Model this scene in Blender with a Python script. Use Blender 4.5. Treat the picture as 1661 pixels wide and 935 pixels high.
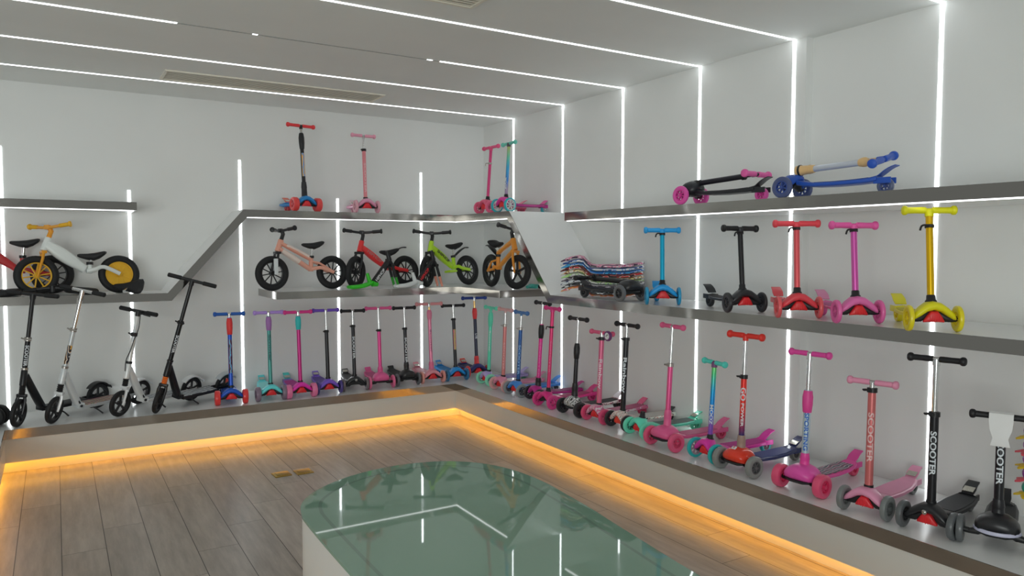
import bpy, bmesh, math, random
from mathutils import Matrix, Vector
for o in list(bpy.data.objects): bpy.data.objects.remove(o)
SC = bpy.context.scene
COL = SC.collection
PI = math.pi
rad = math.radians

# ------------------------------------------------------------------ camera, world, light, exposure
cam_d = bpy.data.cameras.new('camera'); cam = bpy.data.objects.new('camera', cam_d); COL.objects.link(cam)
cam_d.sensor_fit = 'HORIZONTAL'; cam_d.sensor_width = 36.0
cam_d.lens = 36.0*1212.2/1661.0
cam_d.clip_start = .05
YAW, PITCH, ROLL = .5487, .0531, -.0017
cam.matrix_world = (Matrix.Translation((0, 0, 1.6)) @ Matrix.Rotation(-YAW, 4, 'Z')
                    @ Matrix.Rotation(PI/2-PITCH, 4, 'X') @ Matrix.Rotation(-ROLL, 4, 'Z'))
SC.camera = cam
SC.view_settings.view_transform = 'Standard'
SC.view_settings.look = 'None'
SC.view_settings.gamma = 1.0
SC.view_settings.exposure = -0.13
SC.view_settings.use_curve_mapping = False

world = bpy.data.worlds.new('daylight'); SC.world = world; world.use_nodes = True
bg = world.node_tree.nodes['Background']
bg.inputs[0].default_value = (.95, 1.0, .965, 1); bg.inputs[1].default_value = .35

# added area lamp for assumed, unseen daylight behind the camera; brightens the lower walls
wl = bpy.data.lights.new('assumed_daylight_fill', 'AREA'); wl.shape = 'RECTANGLE'; wl.size = 4.0; wl.size_y = 2.0
wl.energy = 175; wl.color = (.95, 1.0, .97)
wlo = bpy.data.objects.new('assumed_daylight_fill', wl); COL.objects.link(wlo)
wlo.location = (-2.8, -2.4, 1.25)
wlo.rotation_euler = (Vector((2.2, 5.5, .7))-Vector((-2.8, -2.4, 1.25))).to_track_quat('-Z', 'Y').to_euler()
LED_POWER = 6.3
WARM_POWER = 12.0

# ------------------------------------------------------------------ materials
def lin(c):
    c /= 255.0
    return c/12.92 if c <= .04045 else ((c+.055)/1.055)**2.4
GAIN = 1.65
def alb(rgb, g=None):
    g = GAIN if g is None else g
    c = [lin(v) for v in rgb]; g = min(g, .86/max(max(c), 1e-4))     # never past what a paint can reflect, hue kept
    return tuple(v*g for v in c)+(1,)
MATS = {}
def mat(rgb, rough=.45, metal=0, coat=0, name=None, g=None, alpha=None, spec=None):
    k = (tuple(rgb), rough, metal, coat, g, alpha)
    if k in MATS: return MATS[k]
    m = bpy.data.materials.new(name or 'plain_finish'); m.use_nodes = True
    nt = m.node_tree; b = nt.nodes['Principled BSDF']
    c = alb(rgb, g)
    nz = nt.nodes.new('ShaderNodeTexNoise'); nz.inputs['Scale'].default_value = 14
    tc = nt.nodes.new('ShaderNodeTexCoord'); nt.links.new(tc.outputs['Object'], nz.inputs['Vector'])
    mx = nt.nodes.new('ShaderNodeMix'); mx.data_type = 'RGBA'
    mx.inputs['A'].default_value = tuple(v*.94 for v in c[:3])+(1,); mx.inputs['B'].default_value = c
    nt.links.new(nz.outputs['Fac'], mx.inputs['Factor']); nt.links.new(mx.outputs['Result'], b.inputs['Base Color'])
    b.inputs['Roughness'].default_value = rough; b.inputs['Metallic'].default_value = metal
    if coat: b.inputs['Coat Weight'].default_value = coat
    if alpha: b.inputs['Transmission Weight'].default_value = alpha
    if spec is not None: b.inputs['Specular IOR Level'].default_value = spec
    MATS[k] = m
    return m
def ramp(nt, stops, interp='LINEAR'):
    r = nt.nodes.new('ShaderNodeValToRGB'); r.color_ramp.interpolation = interp
    while len(r.color_ramp.elements) > 1: r.color_ramp.elements.remove(r.color_ramp.elements[-1])
    r.color_ramp.elements[0].position = stops[0][0]; r.color_ramp.elements[0].color = stops[0][1]
    for p, c in stops[1:]:
        e = r.color_ramp.elements.new(p); e.color = c
    return r
def printed(cols, scale=22, dist=6, rough=.3, name='printed_plastic', seed=0.0):
    """blotchy multi-colour print"""
    k = ('print', tuple(cols), scale, dist, seed)
    if k in MATS: return MATS[k]
    m = bpy.data.materials.new(name); m.use_nodes = True; nt = m.node_tree; b = nt.nodes['Principled BSDF']
    tc = nt.nodes.new('ShaderNodeTexCoord'); mp = nt.nodes.new('ShaderNodeMapping'); mp.inputs['Location'].default_value = (seed, seed*.7, 0)
    nt.links.new(tc.outputs['Object'], mp.inputs['Vector'])
    w = nt.nodes.new('ShaderNodeTexWave'); w.inputs['Scale'].default_value = scale; w.inputs['Distortion'].default_value = dist
    w.inputs['Detail'].default_value = 1.5; w.inputs['Detail Scale'].default_value = 1.6
    nt.links.new(mp.outputs['Vector'], w.inputs['Vector'])
    n = len(cols); r = ramp(nt, [(i/n, alb(c)) for i, c in enumerate(cols)], 'CONSTANT')
    nt.links.new(w.outputs['Fac'], r.inputs['Fac']); nt.links.new(r.outputs['Color'], b.inputs['Base Color'])
    b.inputs['Roughness'].default_value = rough
    MATS[k] = m
    return m
def gradient(stops, z0, z1, rough=.25, metal=.3):
    """colour running along the tube, painted on the tube itself"""
    k = ('grad', tuple(stops), z0, z1)
    if k in MATS: return MATS[k]
    m = bpy.data.materials.new('gradient_paint'); m.use_nodes = True; nt = m.node_tree; b = nt.nodes['Principled BSDF']
    tc = nt.nodes.new('ShaderNodeTexCoord'); sx = nt.nodes.new('ShaderNodeSeparateXYZ'); nt.links.new(tc.outputs['Object'], sx.inputs[0])
    mr = nt.nodes.new('ShaderNodeMapRange'); mr.inputs['From Min'].default_value = z0; mr.inputs['From Max'].default_value = z1
    nt.links.new(sx.outputs['Z'], mr.inputs['Value'])
    r = ramp(nt, [(p, alb(c)) for p, c in stops]); nt.links.new(mr.outputs['Result'], r.inputs['Fac'])
    nt.links.new(r.outputs['Color'], b.inputs['Base Color']); b.inputs['Roughness'].default_value = rough; b.inputs['Metallic'].default_value = metal
    MATS[k] = m
    return m
def emit(rgb, s, name):
    m = bpy.data.materials.new(name); m.use_nodes = True; nt = m.node_tree
    b = nt.nodes['Principled BSDF']; b.inputs['Base Color'].default_value = (.8, .8, .8, 1)
    b.inputs['Emission Color'].default_value = tuple(rgb)+(1,); b.inputs['Emission Strength'].default_value = s
    return m
M_LED = emit((.93, .98, 1.0), LED_POWER, 'led_diffuser')
M_SHELFLED = emit((.97, .99, 1.0), LED_POWER*.45, 'shelf_led')
M_WARM = emit((1.0, .44, .04), WARM_POWER, 'warm_led')
def wall_mat(name, base, rough, bump=.02, coat=0):
    m = bpy.data.materials.new(name); m.use_nodes = True; nt = m.node_tree; b = nt.nodes['Principled BSDF']
    tc = nt.nodes.new('ShaderNodeTexCoord'); nz = nt.nodes.new('ShaderNodeTexNoise'); nz.inputs['Scale'].default_value = 2.2; nz.inputs['Detail'].default_value = 4
    nt.links.new(tc.outputs['Object'], nz.inputs['Vector'])
    r = ramp(nt, [(.3, tuple(v*.97 for v in base)+(1,)), (.7, tuple(base)+(1,))]); nt.links.new(nz.outputs['Fac'], r.inputs['Fac'])
    nt.links.new(r.outputs['Color'], b.inputs['Base Color']); b.inputs['Roughness'].default_value = rough
    n2 = nt.nodes.new('ShaderNodeTexNoise'); n2.inputs['Scale'].default_value = 120; nt.links.new(tc.outputs['Object'], n2.inputs['Vector'])
    bp = nt.nodes.new('ShaderNodeBump'); bp.inputs['Strength'].default_value = bump; bp.inputs['Distance'].default_value = .002
    nt.links.new(n2.outputs['Fac'], bp.inputs['Height']); nt.links.new(bp.outputs['Normal'], b.inputs['Normal'])
    if coat: b.inputs['Coat Weight'].default_value = coat; b.inputs['Coat Roughness'].default_value = .12
    return m
M_WALL = wall_mat('wall_paint', (.83, .84, .825), .6)
M_CEIL = wall_mat('ceiling_paint', (.83, .845, .825), .75)
M_BOARD = wall_mat('white_laminate', (.86, .87, .87), .22)
M_FASCIA = wall_mat('cream_panel', (.76, .755, .71), .4)
M_TABLEBASE = wall_mat('table_base_white', (.78, .78, .75), .45)
def steel(col=(.33, .315, .295)):
    m = bpy.data.materials.new('stainless_steel'); m.use_nodes = True; nt = m.node_tree; b = nt.nodes['Principled BSDF']
    b.inputs['Base Color'].default_value = col+(1,); b.inputs['Metallic'].default_value = 1; b.inputs['Roughness'].default_value = .10
    tc = nt.nodes.new('ShaderNodeTexCoord'); n = nt.nodes.new('ShaderNodeTexNoise'); n.inputs['Scale'].default_value = 3.2; n.inputs['Detail'].default_value = .5
    nt.links.new(tc.outputs['Object'], n.inputs['Vector'])
    bp = nt.nodes.new('ShaderNodeBump'); bp.inputs['Strength'].default_value = .30; bp.inputs['Distance'].default_value = .03
    nt.links.new(n.outputs['Fac'], bp.inputs['Height']); nt.links.new(bp.outputs['Normal'], b.inputs['Normal'])
    return m
M_STEEL = steel()
M_STEEL2 = steel((.56, .51, .46))  # platform lip: fascia and floor reflections put into a lighter, browner base colour
M_CHROME = mat((205, 205, 205), .14, 1, g=1.2, name='chrome')
M_DULLMETAL = mat((170, 165, 160), .35, 1, g=1.2, name='dull_metal')
M_GOLD = mat((200, 165, 110), .25, 1, name='gold_anodised')
M_BLACK = mat((26, 27, 30), .42, 0, g=1.0, name='black_plastic')
M_RUBBER = mat((22, 23, 26), .65, 0, g=1.0, name='black_rubber')
M_RED = mat((175, 25, 30), .4, name='red_plastic')
M_WHITE = mat((200, 205, 205), .4, name='white_plastic')
M_LETTER = mat((190, 195, 200), .4, name='white_lettering')

def floor_mat():
    m = bpy.data.materials.new('wood_laminate'); m.use_nodes = True; nt = m.node_tree; b = nt.nodes['Principled BSDF']
    N = nt.nodes.new; L = nt.links.new
    tc = N('ShaderNodeTexCoord'); sx = N('ShaderNodeSeparateXYZ'); L(tc.outputs['Object'], sx.inputs[0])
    def mth(op, a, bb=None, c=None):
        n = N('ShaderNodeMath'); n.operation = op
        for i, v in enumerate((a, bb, c)):
            if v is None: continue
            if hasattr(v, 'links') or hasattr(v, 'is_linked'): L(v, n.inputs[i])
            else: n.inputs[i].default_value = v
        return n.outputs[0]
    u = mth('DIVIDE', mth('ADD', sx.outputs['X'], .01), .2045)
    row = mth('FLOOR', u); fu = mth('SUBTRACT', u, row)
    v = mth('DIVIDE', mth('SUBTRACT', mth('SUBTRACT', sx.outputs['Y'], 4.46), mth('MULTIPLY', row, .3075)), 1.23)
    cell = mth('FLOOR', v); fv = mth('SUBTRACT', v, cell)
    eu = mth('MINIMUM', fu, mth('SUBTRACT', 1, fu)); ev = mth('MINIMUM', fv, mth('SUBTRACT', 1, fv))
    gap = mth('MINIMUM', mth('LESS_THAN', eu, .010), 1); gap2 = mth('LESS_THAN', ev, .0013)
    g = mth('MAXIMUM', gap, gap2)
    cb = N('ShaderNodeCombineXYZ'); L(row, cb.inputs[0]); L(cell, cb.inputs[1])
    wn = N('ShaderNodeTexWhiteNoise'); L(cb.outputs[0], wn.inputs['Vector'])
    mp = N('ShaderNodeMapping'); mp.inputs['Scale'].default_value = (9, 1.1, 1); L(tc.outputs['Object'], mp.inputs['Vector'])
    ad = N('ShaderNodeVectorMath'); ad.operation = 'ADD'; L(mp.outputs[0], ad.inputs[0]); L(wn.outputs['Color'], ad.inputs[1])
    sc = N('ShaderNodeVectorMath'); sc.operation = 'ADD'; L(ad.outputs[0], sc.inputs[0])
    gr = N('ShaderNodeTexNoise'); gr.inputs['Scale'].default_value = 3.2; gr.inputs['Detail'].default_value = 7; gr.inputs['Roughness'].default_value = .62
    L(sc.outputs[0], gr.inputs['Vector'])
    r = ramp(nt, [(.28, (.33, .285, .24, 1)), (.5, (.42, .37, .32, 1)), (.72, (.52, .465, .405, 1))]); L(gr.outputs['Fac'], r.inputs['Fac'])
    hs = N('ShaderNodeHueSaturation'); L(r.outputs['Color'], hs.inputs['Color'])
    mr = N('ShaderNodeMapRange'); mr.inputs['To Min'].default_value = .86; mr.inputs['To Max'].default_value = 1.14; L(wn.outputs['Value'], mr.inputs['Value'])
    L(mr.outputs['Result'], hs.inputs['Value'])
    mx = N('ShaderNodeMix'); mx.data_type = 'RGBA'; L(g, mx.inputs['Factor']); L(hs.outputs['Color'], mx.inputs['A']); mx.inputs['B'].default_value = (.05, .04, .032, 1)
    L(mx.outputs['Result'], b.inputs['Base Color'])
    rr = N('ShaderNodeMapRange'); rr.inputs['To Min'].default_value = .24; rr.inputs['To Max'].default_value = .38; L(gr.outputs['Fac'], rr.inputs['Value']); L(rr.outputs['Result'], b.inputs['Roughness'])
    bp = N('ShaderNodeBump'); bp.inputs['Strength'].default_value = .25; bp.inputs['Distance'].default_value = .002; bp.invert = True
    L(g, bp.inputs['Height']); L(bp.outputs['Normal'], b.inputs['Normal'])
    return m
M_FLOOR = floor_mat()

# ------------------------------------------------------------------ mesh helpers
I4 = Matrix.Identity(4)
def T(x, y, z): return Matrix.Translation((x, y, z))
def R(a, ax): return Matrix.Rotation(a, 4, ax)
def V(bm, M, p): return bm.verts.new(M @ Vector(p))
def box(bm, c, s, M=I4, bev=0):
    x, y, z = s[0]/2, s[1]/2, s[2]/2
    vs = [V(bm, M, (c[0]+a*x, c[1]+b*y, c[2]+d*z)) for a in (-1, 1) for b in (-1, 1) for d in (-1, 1)]
    fs = [bm.faces.new([vs[i] for i in f]) for f in ((0, 1, 3, 2), (4, 6, 7, 5), (0, 4, 5, 1), (2, 3, 7, 6), (0, 2, 6, 4), (1, 5, 7, 3))]
    if bev:
        es = list({e for f in fs for e in f.edges})
        bmesh.ops.bevel(bm, geom=es, offset=bev, segments=2, affect='EDGES', profile=.6)
def prism(bm, pts, z0, z1, M=I4, bev=0):
    """outline in the local xy plane, extruded along local z"""
    a = [V(bm, M, (p[0], p[1], z0)) for p in pts]; b = [V(bm, M, (p[0], p[1], z1)) for p in pts]
    n = len(pts); fs = [bm.faces.new(a[::-1]), bm.faces.new(b)]
    for i in range(n): fs.append(bm.faces.new((a[i], a[(i+1) % n], b[(i+1) % n], b[i])))
    if bev:
        es = list({e for f in fs[:2] for e in f.edges})
        bmesh.ops.bevel(bm, geom=es, offset=bev, segments=2, affect='EDGES', profile=.6)
def rings(bm, rs, M=I4, closed=False, cap=True):
    """skin a list of rings (each a list of points)"""
    R_ = [[V(bm, M, p) for p in r] for r in rs]; n = len(R_[0]); m = len(R_)
    for i in range(m if closed else m-1):
        a, b = R_[i], R_[(i+1) % m]
        for j in range(n): bm.faces.new((a[j], a[(j+1) % n], b[(j+1) % n], b[j]))
    if cap and not closed:
        bm.faces.new(R_[0][::-1]); bm.faces.new(R_[-1])
def tube(bm, pts, r, M=I4, n=12, closed=False, flat=1.0):
    P = [Vector(p) for p in pts]; m = len(P)
    rr = r if isinstance(r, (list, tuple)) else [r]*m
    up = None; rs = []
    for i in range(m):
        if closed: t = P[(i+1) % m]-P[i-1]
        else: t = P[min(i+1, m-1)]-P[max(i-1, 0)]
        t.normalize()
        if up is None:
            up = Vector((0, 0, 1)) if abs(t.z) < .9 else Vector((0, 1, 0))
        a = t.cross(up).normalized(); b = a.cross(t).normalized(); up = b
        rs.append([P[i]+a*(math.cos(2*PI*k/n)*rr[i])+b*(math.sin(2*PI*k/n)*rr[i]*flat) for k in range(n)])
    rings(bm, rs, M, closed)
def smooth_path(pts, k=4):
    P = [Vector(p) for p in pts]; out = []
    for i in range(len(P)-1):
        p0, p1, p2, p3 = P[max(i-1, 0)], P[i], P[i+1], P[min(i+2, len(P)-1)]
        for j in range(k):
            t = j/k
            out.append(.5*((2*p1)+(-p0+p2)*t+(2*p0-5*p1+4*p2-p3)*t*t+(-p0+3*p1-3*p2+p3)*t**3))
    out.append(P[-1]); return out
def lathe(bm, prof, M=I4, n=24, closed=False):
    """profile (radius, along) revolved around local x"""
    rs = [[(h, r*math.cos(2*PI*k/n), r*math.sin(2*PI*k/n)) for k in range(n)] for r, h in prof]
    rings(bm, rs, M, closed)
def cyl(bm, c, r, h, M=I4, n=20, axis='Z'):
    """cylinder centred on c along axis"""
    A = {'X': I4, 'Z': R(-PI/2, 'Y'), 'Y': R(PI/2, 'Z')}[axis]
    e = min(.0012, r*.2)
    lathe(bm, [(r-e, -h/2), (r, -h/2+e), (r, h/2-e), (r-e, h/2)], M @ T(*c) @ A, n)
def sup(w, t, p=2.6, n=20):
    """super-ellipse points (u, v)"""
    out = []
    for k in range(n):
        a = 2*PI*k/n; c, s = math.cos(a), math.sin(a)
        out.append((w*math.copysign(abs(c)**(2/p), c), t*math.copysign(abs(s)**(2/p), s)))
    return out
def loft_y(bm, secs, M=I4, p=3.2, n=20):
    """secs: (y, half width x, half thickness z, centre z)"""
    rings(bm, [[(u, y, zc+v) for u, v in sup(w, t, p, n)] for y, w, t, zc in secs], M)
def loft_x(bm, secs, M=I4, p=2.4, n=18):
    """secs: (x, half depth y, half thickness z, centre y, centre z)"""
    rings(bm, [[(x, yc+u, zc+v) for u, v in sup(w, t, p, n)] for x, w, t, yc, zc in secs], M)
def link(name, bm, m, parent=None, ang=38):
    bmesh.ops.recalc_face_normals(bm, faces=bm.faces)
    me = bpy.data.meshes.new(name); bm.to_mesh(me); bm.free()
    for pl in me.polygons: pl.use_smooth = True
    me.set_sharp_from_angle(angle=rad(ang))
    me.materials.append(m)
    o = bpy.data.objects.new(name, me); COL.objects.link(o)
    if parent is not None: o.parent = parent
    return o
def new(): return bmesh.new()
def empty(name, loc, rz, label, cat, group=None):
    o = bpy.data.objects.new(name, None); COL.objects.link(o); o.empty_display_size = .1
    o.location = loc; o.rotation_euler = (0, 0, rz); o['label'] = label; o['category'] = cat
    if group: o['group'] = group
    return o
def tag(o, label, cat, group=None, kind=None):
    o['label'] = label; o['category'] = cat
    if group: o['group'] = group
    if kind: o['kind'] = kind
    return o
def struct(o, kind='structure'): o['kind'] = kind; return o

_txt = {}
def text_geo(s):
    if s in _txt: return _txt[s]
    cu = bpy.data.curves.new('lettering', 'FONT'); cu.body = s; cu.size = 1; cu.resolution_u = 3
    cu.offset = .03
    o = bpy.data.objects.new('lettering', cu); COL.objects.link(o)
    dg = bpy.context.evaluated_depsgraph_get(); me = bpy.data.meshes.new_from_object(o.evaluated_get(dg))
    b_ = bmesh.new(); b_.from_mesh(me)
    ys = [v.co.y for v in b_.verts]; lo, hi = min(ys), max(ys)
    for k in range(1, 8):
        bmesh.ops.bisect_plane(b_, geom=list(b_.verts)+list(b_.edges)+list(b_.faces), plane_co=(0, lo+(hi-lo)*k/8, 0), plane_no=(0, 1, 0))
    b_.verts.index_update(); vs = [v.co.copy() for v in b_.verts]; fs = [tuple(v.index for v in f.verts) for f in b_.faces]; b_.free()
    bpy.data.objects.remove(o); bpy.data.curves.remove(cu); bpy.data.meshes.remove(me)
    x0 = min(v.x for v in vs); x1 = max(v.x for v in vs); y0 = min(v.y for v in vs); y1 = max(v.y for v in vs)
    vs = [((v.x-x0)/(x1-x0), (v.y-y0)/(y1-y0)-.5) for v in vs]
    _txt[s] = (vs, fs); return _txt[s]
def letter_tube(s, r, z0, length, height, m, parent, M, ang=0, upward=False, name='lettering'):
    """lettering wrapped on a tube (axis = local z of M), read downwards, starting at z0"""
    vs, fs = text_geo(s); bm = new(); out = []
    for u, v in vs:
        phi = v*height/r
        if upward: phi = -phi; z = z0+u*length
        else: z = z0-u*length
        phi += ang
        out.append(V(bm, M, (-math.sin(phi)*(r+.0009), math.cos(phi)*(r+.0009), z)))
    for f in fs:
        try: bm.faces.new([out[i] for i in f])
        except ValueError: pass
    o = link(name, bm, m, parent); return o
def letter_flat(s, M, length, height, m, parent, name='lettering'):
    """lettering in the local xy plane of M, thin"""
    vs, fs = text_geo(s); bm = new(); a = [V(bm, M, (u*length, v*height, .0008)) for u, v in vs]
    for f in fs:
        try: bm.faces.new([a[i] for i in f])
        except ValueError: pass
    return link(name, bm, m, parent)
# ------------------------------------------------------------------ room shell
W, D, HC = 3.855, 6.88, 2.863
WR = W+.062; YR = 2.945            # the right wall steps back nearer than YR
PT, TB, FB = .3227, .256, .088      # platform top, trim bottom, fascia bottom
PY, PX, PL = 6.244, 3.194, -.328    # platform fronts: back run, right run, left run
KI = .0935
SY, SX = 6.40, 3.28                 # fronts of the zigzag and upper shelves
MY, MX = 6.24, 3.235                # front of the corner shelf
bm = new(); box(bm, (1.3, 2.9, -.05), (7.4, 9.2, .1)); struct(link('floor', bm, M_FLOOR))
bm = new(); box(bm, (1.3, 2.9, HC+.05), (7.4, 9.2, .1)); struct(link('ceiling', bm, M_CEIL))
bm = new(); box(bm, (1.3, D+.075, HC/2), (7.4, .15, HC)); struct(link('wall_back', bm, M_WALL))
bm = new(); prism(bm, [(W, D), (W, YR), (WR, YR), (WR, -1.7), (WR+.25, -1.7), (WR+.25, D)], 0, HC); struct(link('wall_right', bm, M_WALL))

# platform: L/U shaped plinth with steel lip and a recessed warm-lit kick
plat = empty('display_platform', (1.6, 6.5, 0), 0, 'low white display platform with steel lip running round the walls', 'platform')
def onp(name, bm, m, par=plat):
    o = link(name, bm, m, par); o.matrix_parent_inverse = par.matrix_basis.inverted(); return o
Y0 = .3
def u_outline(i):
    """footprint of the U, pulled in by i at its front faces"""
    return [(-1.1, Y0), (PL-i, Y0), (PL-i, PY+i), (PX+i, PY+i), (PX+i, Y0), (WR-.001, Y0), (WR-.001, YR-.001), (W-.001, YR-.001), (W-.001, D-.001), (-1.1, D-.001)]
bm = new(); prism(bm, u_outline(.004), TB, PT); onp('top_board', bm, M_BOARD)
bm = new(); prism(bm, u_outline(.006), FB, TB); onp('fascia', bm, M_FASCIA)
bm = new(); prism(bm, u_outline(KI), .0, FB); onp('kick_panel', bm, M_FASCIA)
bm = new()
t = .004
for a, b, c, d in ((PL-t, Y0, PL, PY+t), (PL, PY, PX, PY+t), (PX, Y0, PX+t, PY+t)):
    box(bm, ((a+c)/2, (b+d)/2, (TB+PT)/2), (c-a, d-b, PT-TB))
onp('steel_edge', bm, M_STEEL2)
bm = new()
zz = FB-.004
for a, b, c, d in ((PL-.05, Y0, PL-.035, PY+.05), (PL-.05, PY+.035, PX+.05, PY+.05), (PX+.035, Y0, PX+.05, PY+.05)):
    box(bm, ((a+c)/2, (b+d)/2, zz), (c-a, d-b, .006))
onp('warm_led_strip', bm, M_WARM)

# shelves: steel front band with a white board behind it
def band_outline(pl, t):
    """polyline (s, z) thickened downwards with mitred bends"""
    low = []
    for i, p in enumerate(pl):
        p = Vector(p)
        d1 = (p-Vector(pl[i-1])).normalized() if i else None
        d2 = (Vector(pl[i+1])-p).normalized() if i < len(pl)-1 else None
        if d1 is None: d1 = d2
        if d2 is None: d2 = d1
        n1 = Vector((d1.y, -d1.x)); n2 = Vector((d2.y, -d2.x)); n = (n1+n2).normalized()
        low.append(p+n*(t/n.dot(n1)))
    return [tuple(p) for p in pl]+[tuple(p) for p in low[::-1]]
TH = .062
MB_ = Matrix(((1, 0, 0, 0), (0, 0, 1, 0), (0, 1, 0, 0), (0, 0, 0, 1)))   # (s, z, depth) -> (x=s, y=depth, z)
MR_ = Matrix(((0, 0, 1, 0), (1, 0, 0, 0), (0, 1, 0, 0), (0, 0, 0, 1)))   # (s, z, depth) -> (x=depth, y=s, z)
ZM, ZL, ZU, ZR = 1.237, 1.245, 1.915, 1.870
XB = [(-1.1, ZL), (.748, ZL), (1.330, ZU), (SX, ZU)]                      # back wall band, seen left to right
YB = [(SY, ZU), (5.42, ZU), (4.80, ZM), (.5, ZM)]                        # right wall band, far to near
zig = empty('zigzag_shelf', (1.3, 6.5, ZM), 0, 'long zigzag wall shelf, white boards edged with a bent steel band', 'shelf')
bm = new(); prism(bm, band_outline(XB, TH), SY, SY+t, MB_); prism(bm, band_outline(YB, -TH)[::1] if False else band_outline(YB[::-1], TH), SX, SX+t, MR_)
# fill the inner corner so the two bands meet
onp('steel_edge', bm, M_STEEL, zig)
bm = new(); prism(bm, band_outline(XB[:-1]+[(W-.001, ZU)], TH-.002), SY+t, D-.001, MB_)
prism(bm, band_outline(([(SY+t, ZU)]+YB[1:])[::-1], TH-.002), SX+t, W-.001, MR_)
prism(bm, [(.5, ZM), (YR-.001, ZM), (YR-.001, ZM-TH), (.5, ZM-TH)], W-.001, WR-.001, MR_)
onp('shelf_board', bm, M_BOARD, zig)
def led_under(par, x0, y0, x1, y1, z, fn=None):
    bm = new(); box(bm, ((x0+x1)/2, (y0+y1)/2, z-.003), (abs(x1-x0), abs(y1-y0), .006)); return onp('shelf_led', bm, M_SHELFLED, par)
zl = ZU-TH
led_under(zig, 1.36, SY+.006, SX-.0, SY+.016, zl)
led_under(zig, SX+.006, 5.43, SX+.016, SY+.02, zl)
# middle shelf in the corner
mid = empty('corner_shelf', (2.4, 6.5, ZM), 0, 'middle corner shelf with steel edge carrying the balance bikes', 'shelf')
XM0, YM1 = 1.55, 5.50
bm = new(); box(bm, ((XM0+MX)/2, MY+t/2, ZM-TH/2), (MX-XM0, t, TH)); box(bm, (MX+t/2, (YM1+MY)/2, ZM-TH/2), (t, MY-YM1+t, TH))
box(bm, (XM0-t/2, (MY+D)/2, ZM-TH/2), (t, D-MY-.002, TH)); box(bm, ((MX+W)/2, YM1-t/2, ZM-TH/2), (W-MX-.002, t, TH))
onp('steel_edge', bm, M_STEEL, mid)
bm = new(); prism(bm, [(XM0, MY+t), (MX+t, MY+t), (MX+t, YM1), (W-.001, YM1), (W-.001, D-.001), (XM0, D-.001)], ZM-TH+.002, ZM); onp('shelf_board', bm, M_BOARD, mid)
# short shelf at the upper left
shl = empty('short_shelf', (0, 6.5, ZU), 0, 'short straight steel-edged shelf near the left end of the back wall, empty on top', 'shelf')
XS1 = .545; ZS = 1.948
bm = new(); box(bm, ((XS1-1.1)/2, SY+t/2, ZS-TH/2), (XS1+1.1, t, TH)); box(bm, (XS1-t/2, (SY+D)/2, ZS-TH/2), (t, D-SY-.002, TH)); onp('steel_edge', bm, M_STEEL, shl)
bm = new(); box(bm, ((XS1-t-1.1)/2, (SY+t+D)/2, ZS-TH/2+.001), (XS1-t+1.1, D-SY-t-.002, TH-.002)); onp('shelf_board', bm, M_BOARD, shl)
led_under(shl, -1.1, SY+.006, XS1-.02, SY+.016, ZS-TH); led_under(shl, XS1-.030, SY+.022, XS1-.02, D-.03, ZS-TH)
# upper right shelf
upr = empty('upper_shelf', (3.5, 2.5, ZR), 0, 'upper right wall shelf with steel edge holding two folded scooters', 'shelf')
YU1 = 4.61
bm = new(); box(bm, (SX+t/2, (YU1+.5)/2, ZR-TH/2), (t, YU1-.5, TH)); box(bm, ((SX+W)/2, YU1-t/2, ZR-TH/2), (W-SX-.002, t, TH)); onp('steel_edge', bm, M_STEEL, upr)
bm = new(); prism(bm, [(SX+t, .5), (WR-.001, .5), (WR-.001, YR-.001), (W-.001, YR-.001), (W-.001, YU1-t), (SX+t, YU1-t)], ZR-TH+.002, ZR); onp('shelf_board', bm, M_BOARD, upr)
led_under(upr, SX+.006, .5, SX+.016, YU1-.02, ZR-TH)

# LED lines: on the back wall, up the right wall, across the ceiling
LW = .019
def led(name, c, s, label, group, m=None):
    r = empty(name, c, 0, label, 'light', group)
    bm = new(); box(bm, (0, 0, 0), s); link('diffuser', bm, m or M_LED, r)
    return r
G1 = 'vertical light lines on the back wall'
for x, z1, lab in ((-.333, 2.367, 'vertical light line at the far left end of the back wall'),
                   (.531, 2.071, 'short vertical light line passing behind the white and yellow balance bike'),
                   (1.403, 2.370, 'tall vertical light line crossing the rising slope of the zigzag shelf'),
                   (2.281, 2.064, 'short vertical light line between the two upright scooters on the top shelf'),
                   (3.138, 2.352, 'tall vertical light line behind the lime green balance bike')):
    led('light_line', (x, D-.0015, (PT+z1)/2), (LW, .003, z1-PT-.004), lab, G1)
G2 = 'vertical light lines on the right wall'
YS = [6.28, 5.45, 4.63, 3.805, 3.03, 2.18]
labs = ['vertical light line on the right wall nearest the room corner', 'vertical light line on the right wall just left of the upper shelf end',
        'vertical light line on the right wall behind the stack of printed decks', 'vertical light line on the right wall between the blue and black mini scooters',
        'vertical light line beside the wall step behind the red mini scooter', 'vertical light line behind the yellow mini scooter']
for y, lab in zip(YS, labs):
    xx = W if y > YR else WR
    led('light_line', (xx-.0015, y, (PT+HC)/2), (.003, LW, HC-PT-.004), lab, G2)
G3 = 'light lines across the ceiling'
labs = ['ceiling light line closest to the back wall', 'ceiling light line second from the back wall, running past the vent',
        'ceiling light line that is partly unlit', 'ceiling light line fourth from the back wall', 'ceiling light line fifth from the back wall, just entering at top',
        'ceiling light line meeting the wall line behind the yellow mini scooter']
M_OFF = mat((120, 122, 120), .5, name='unlit_diffuser')
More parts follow.
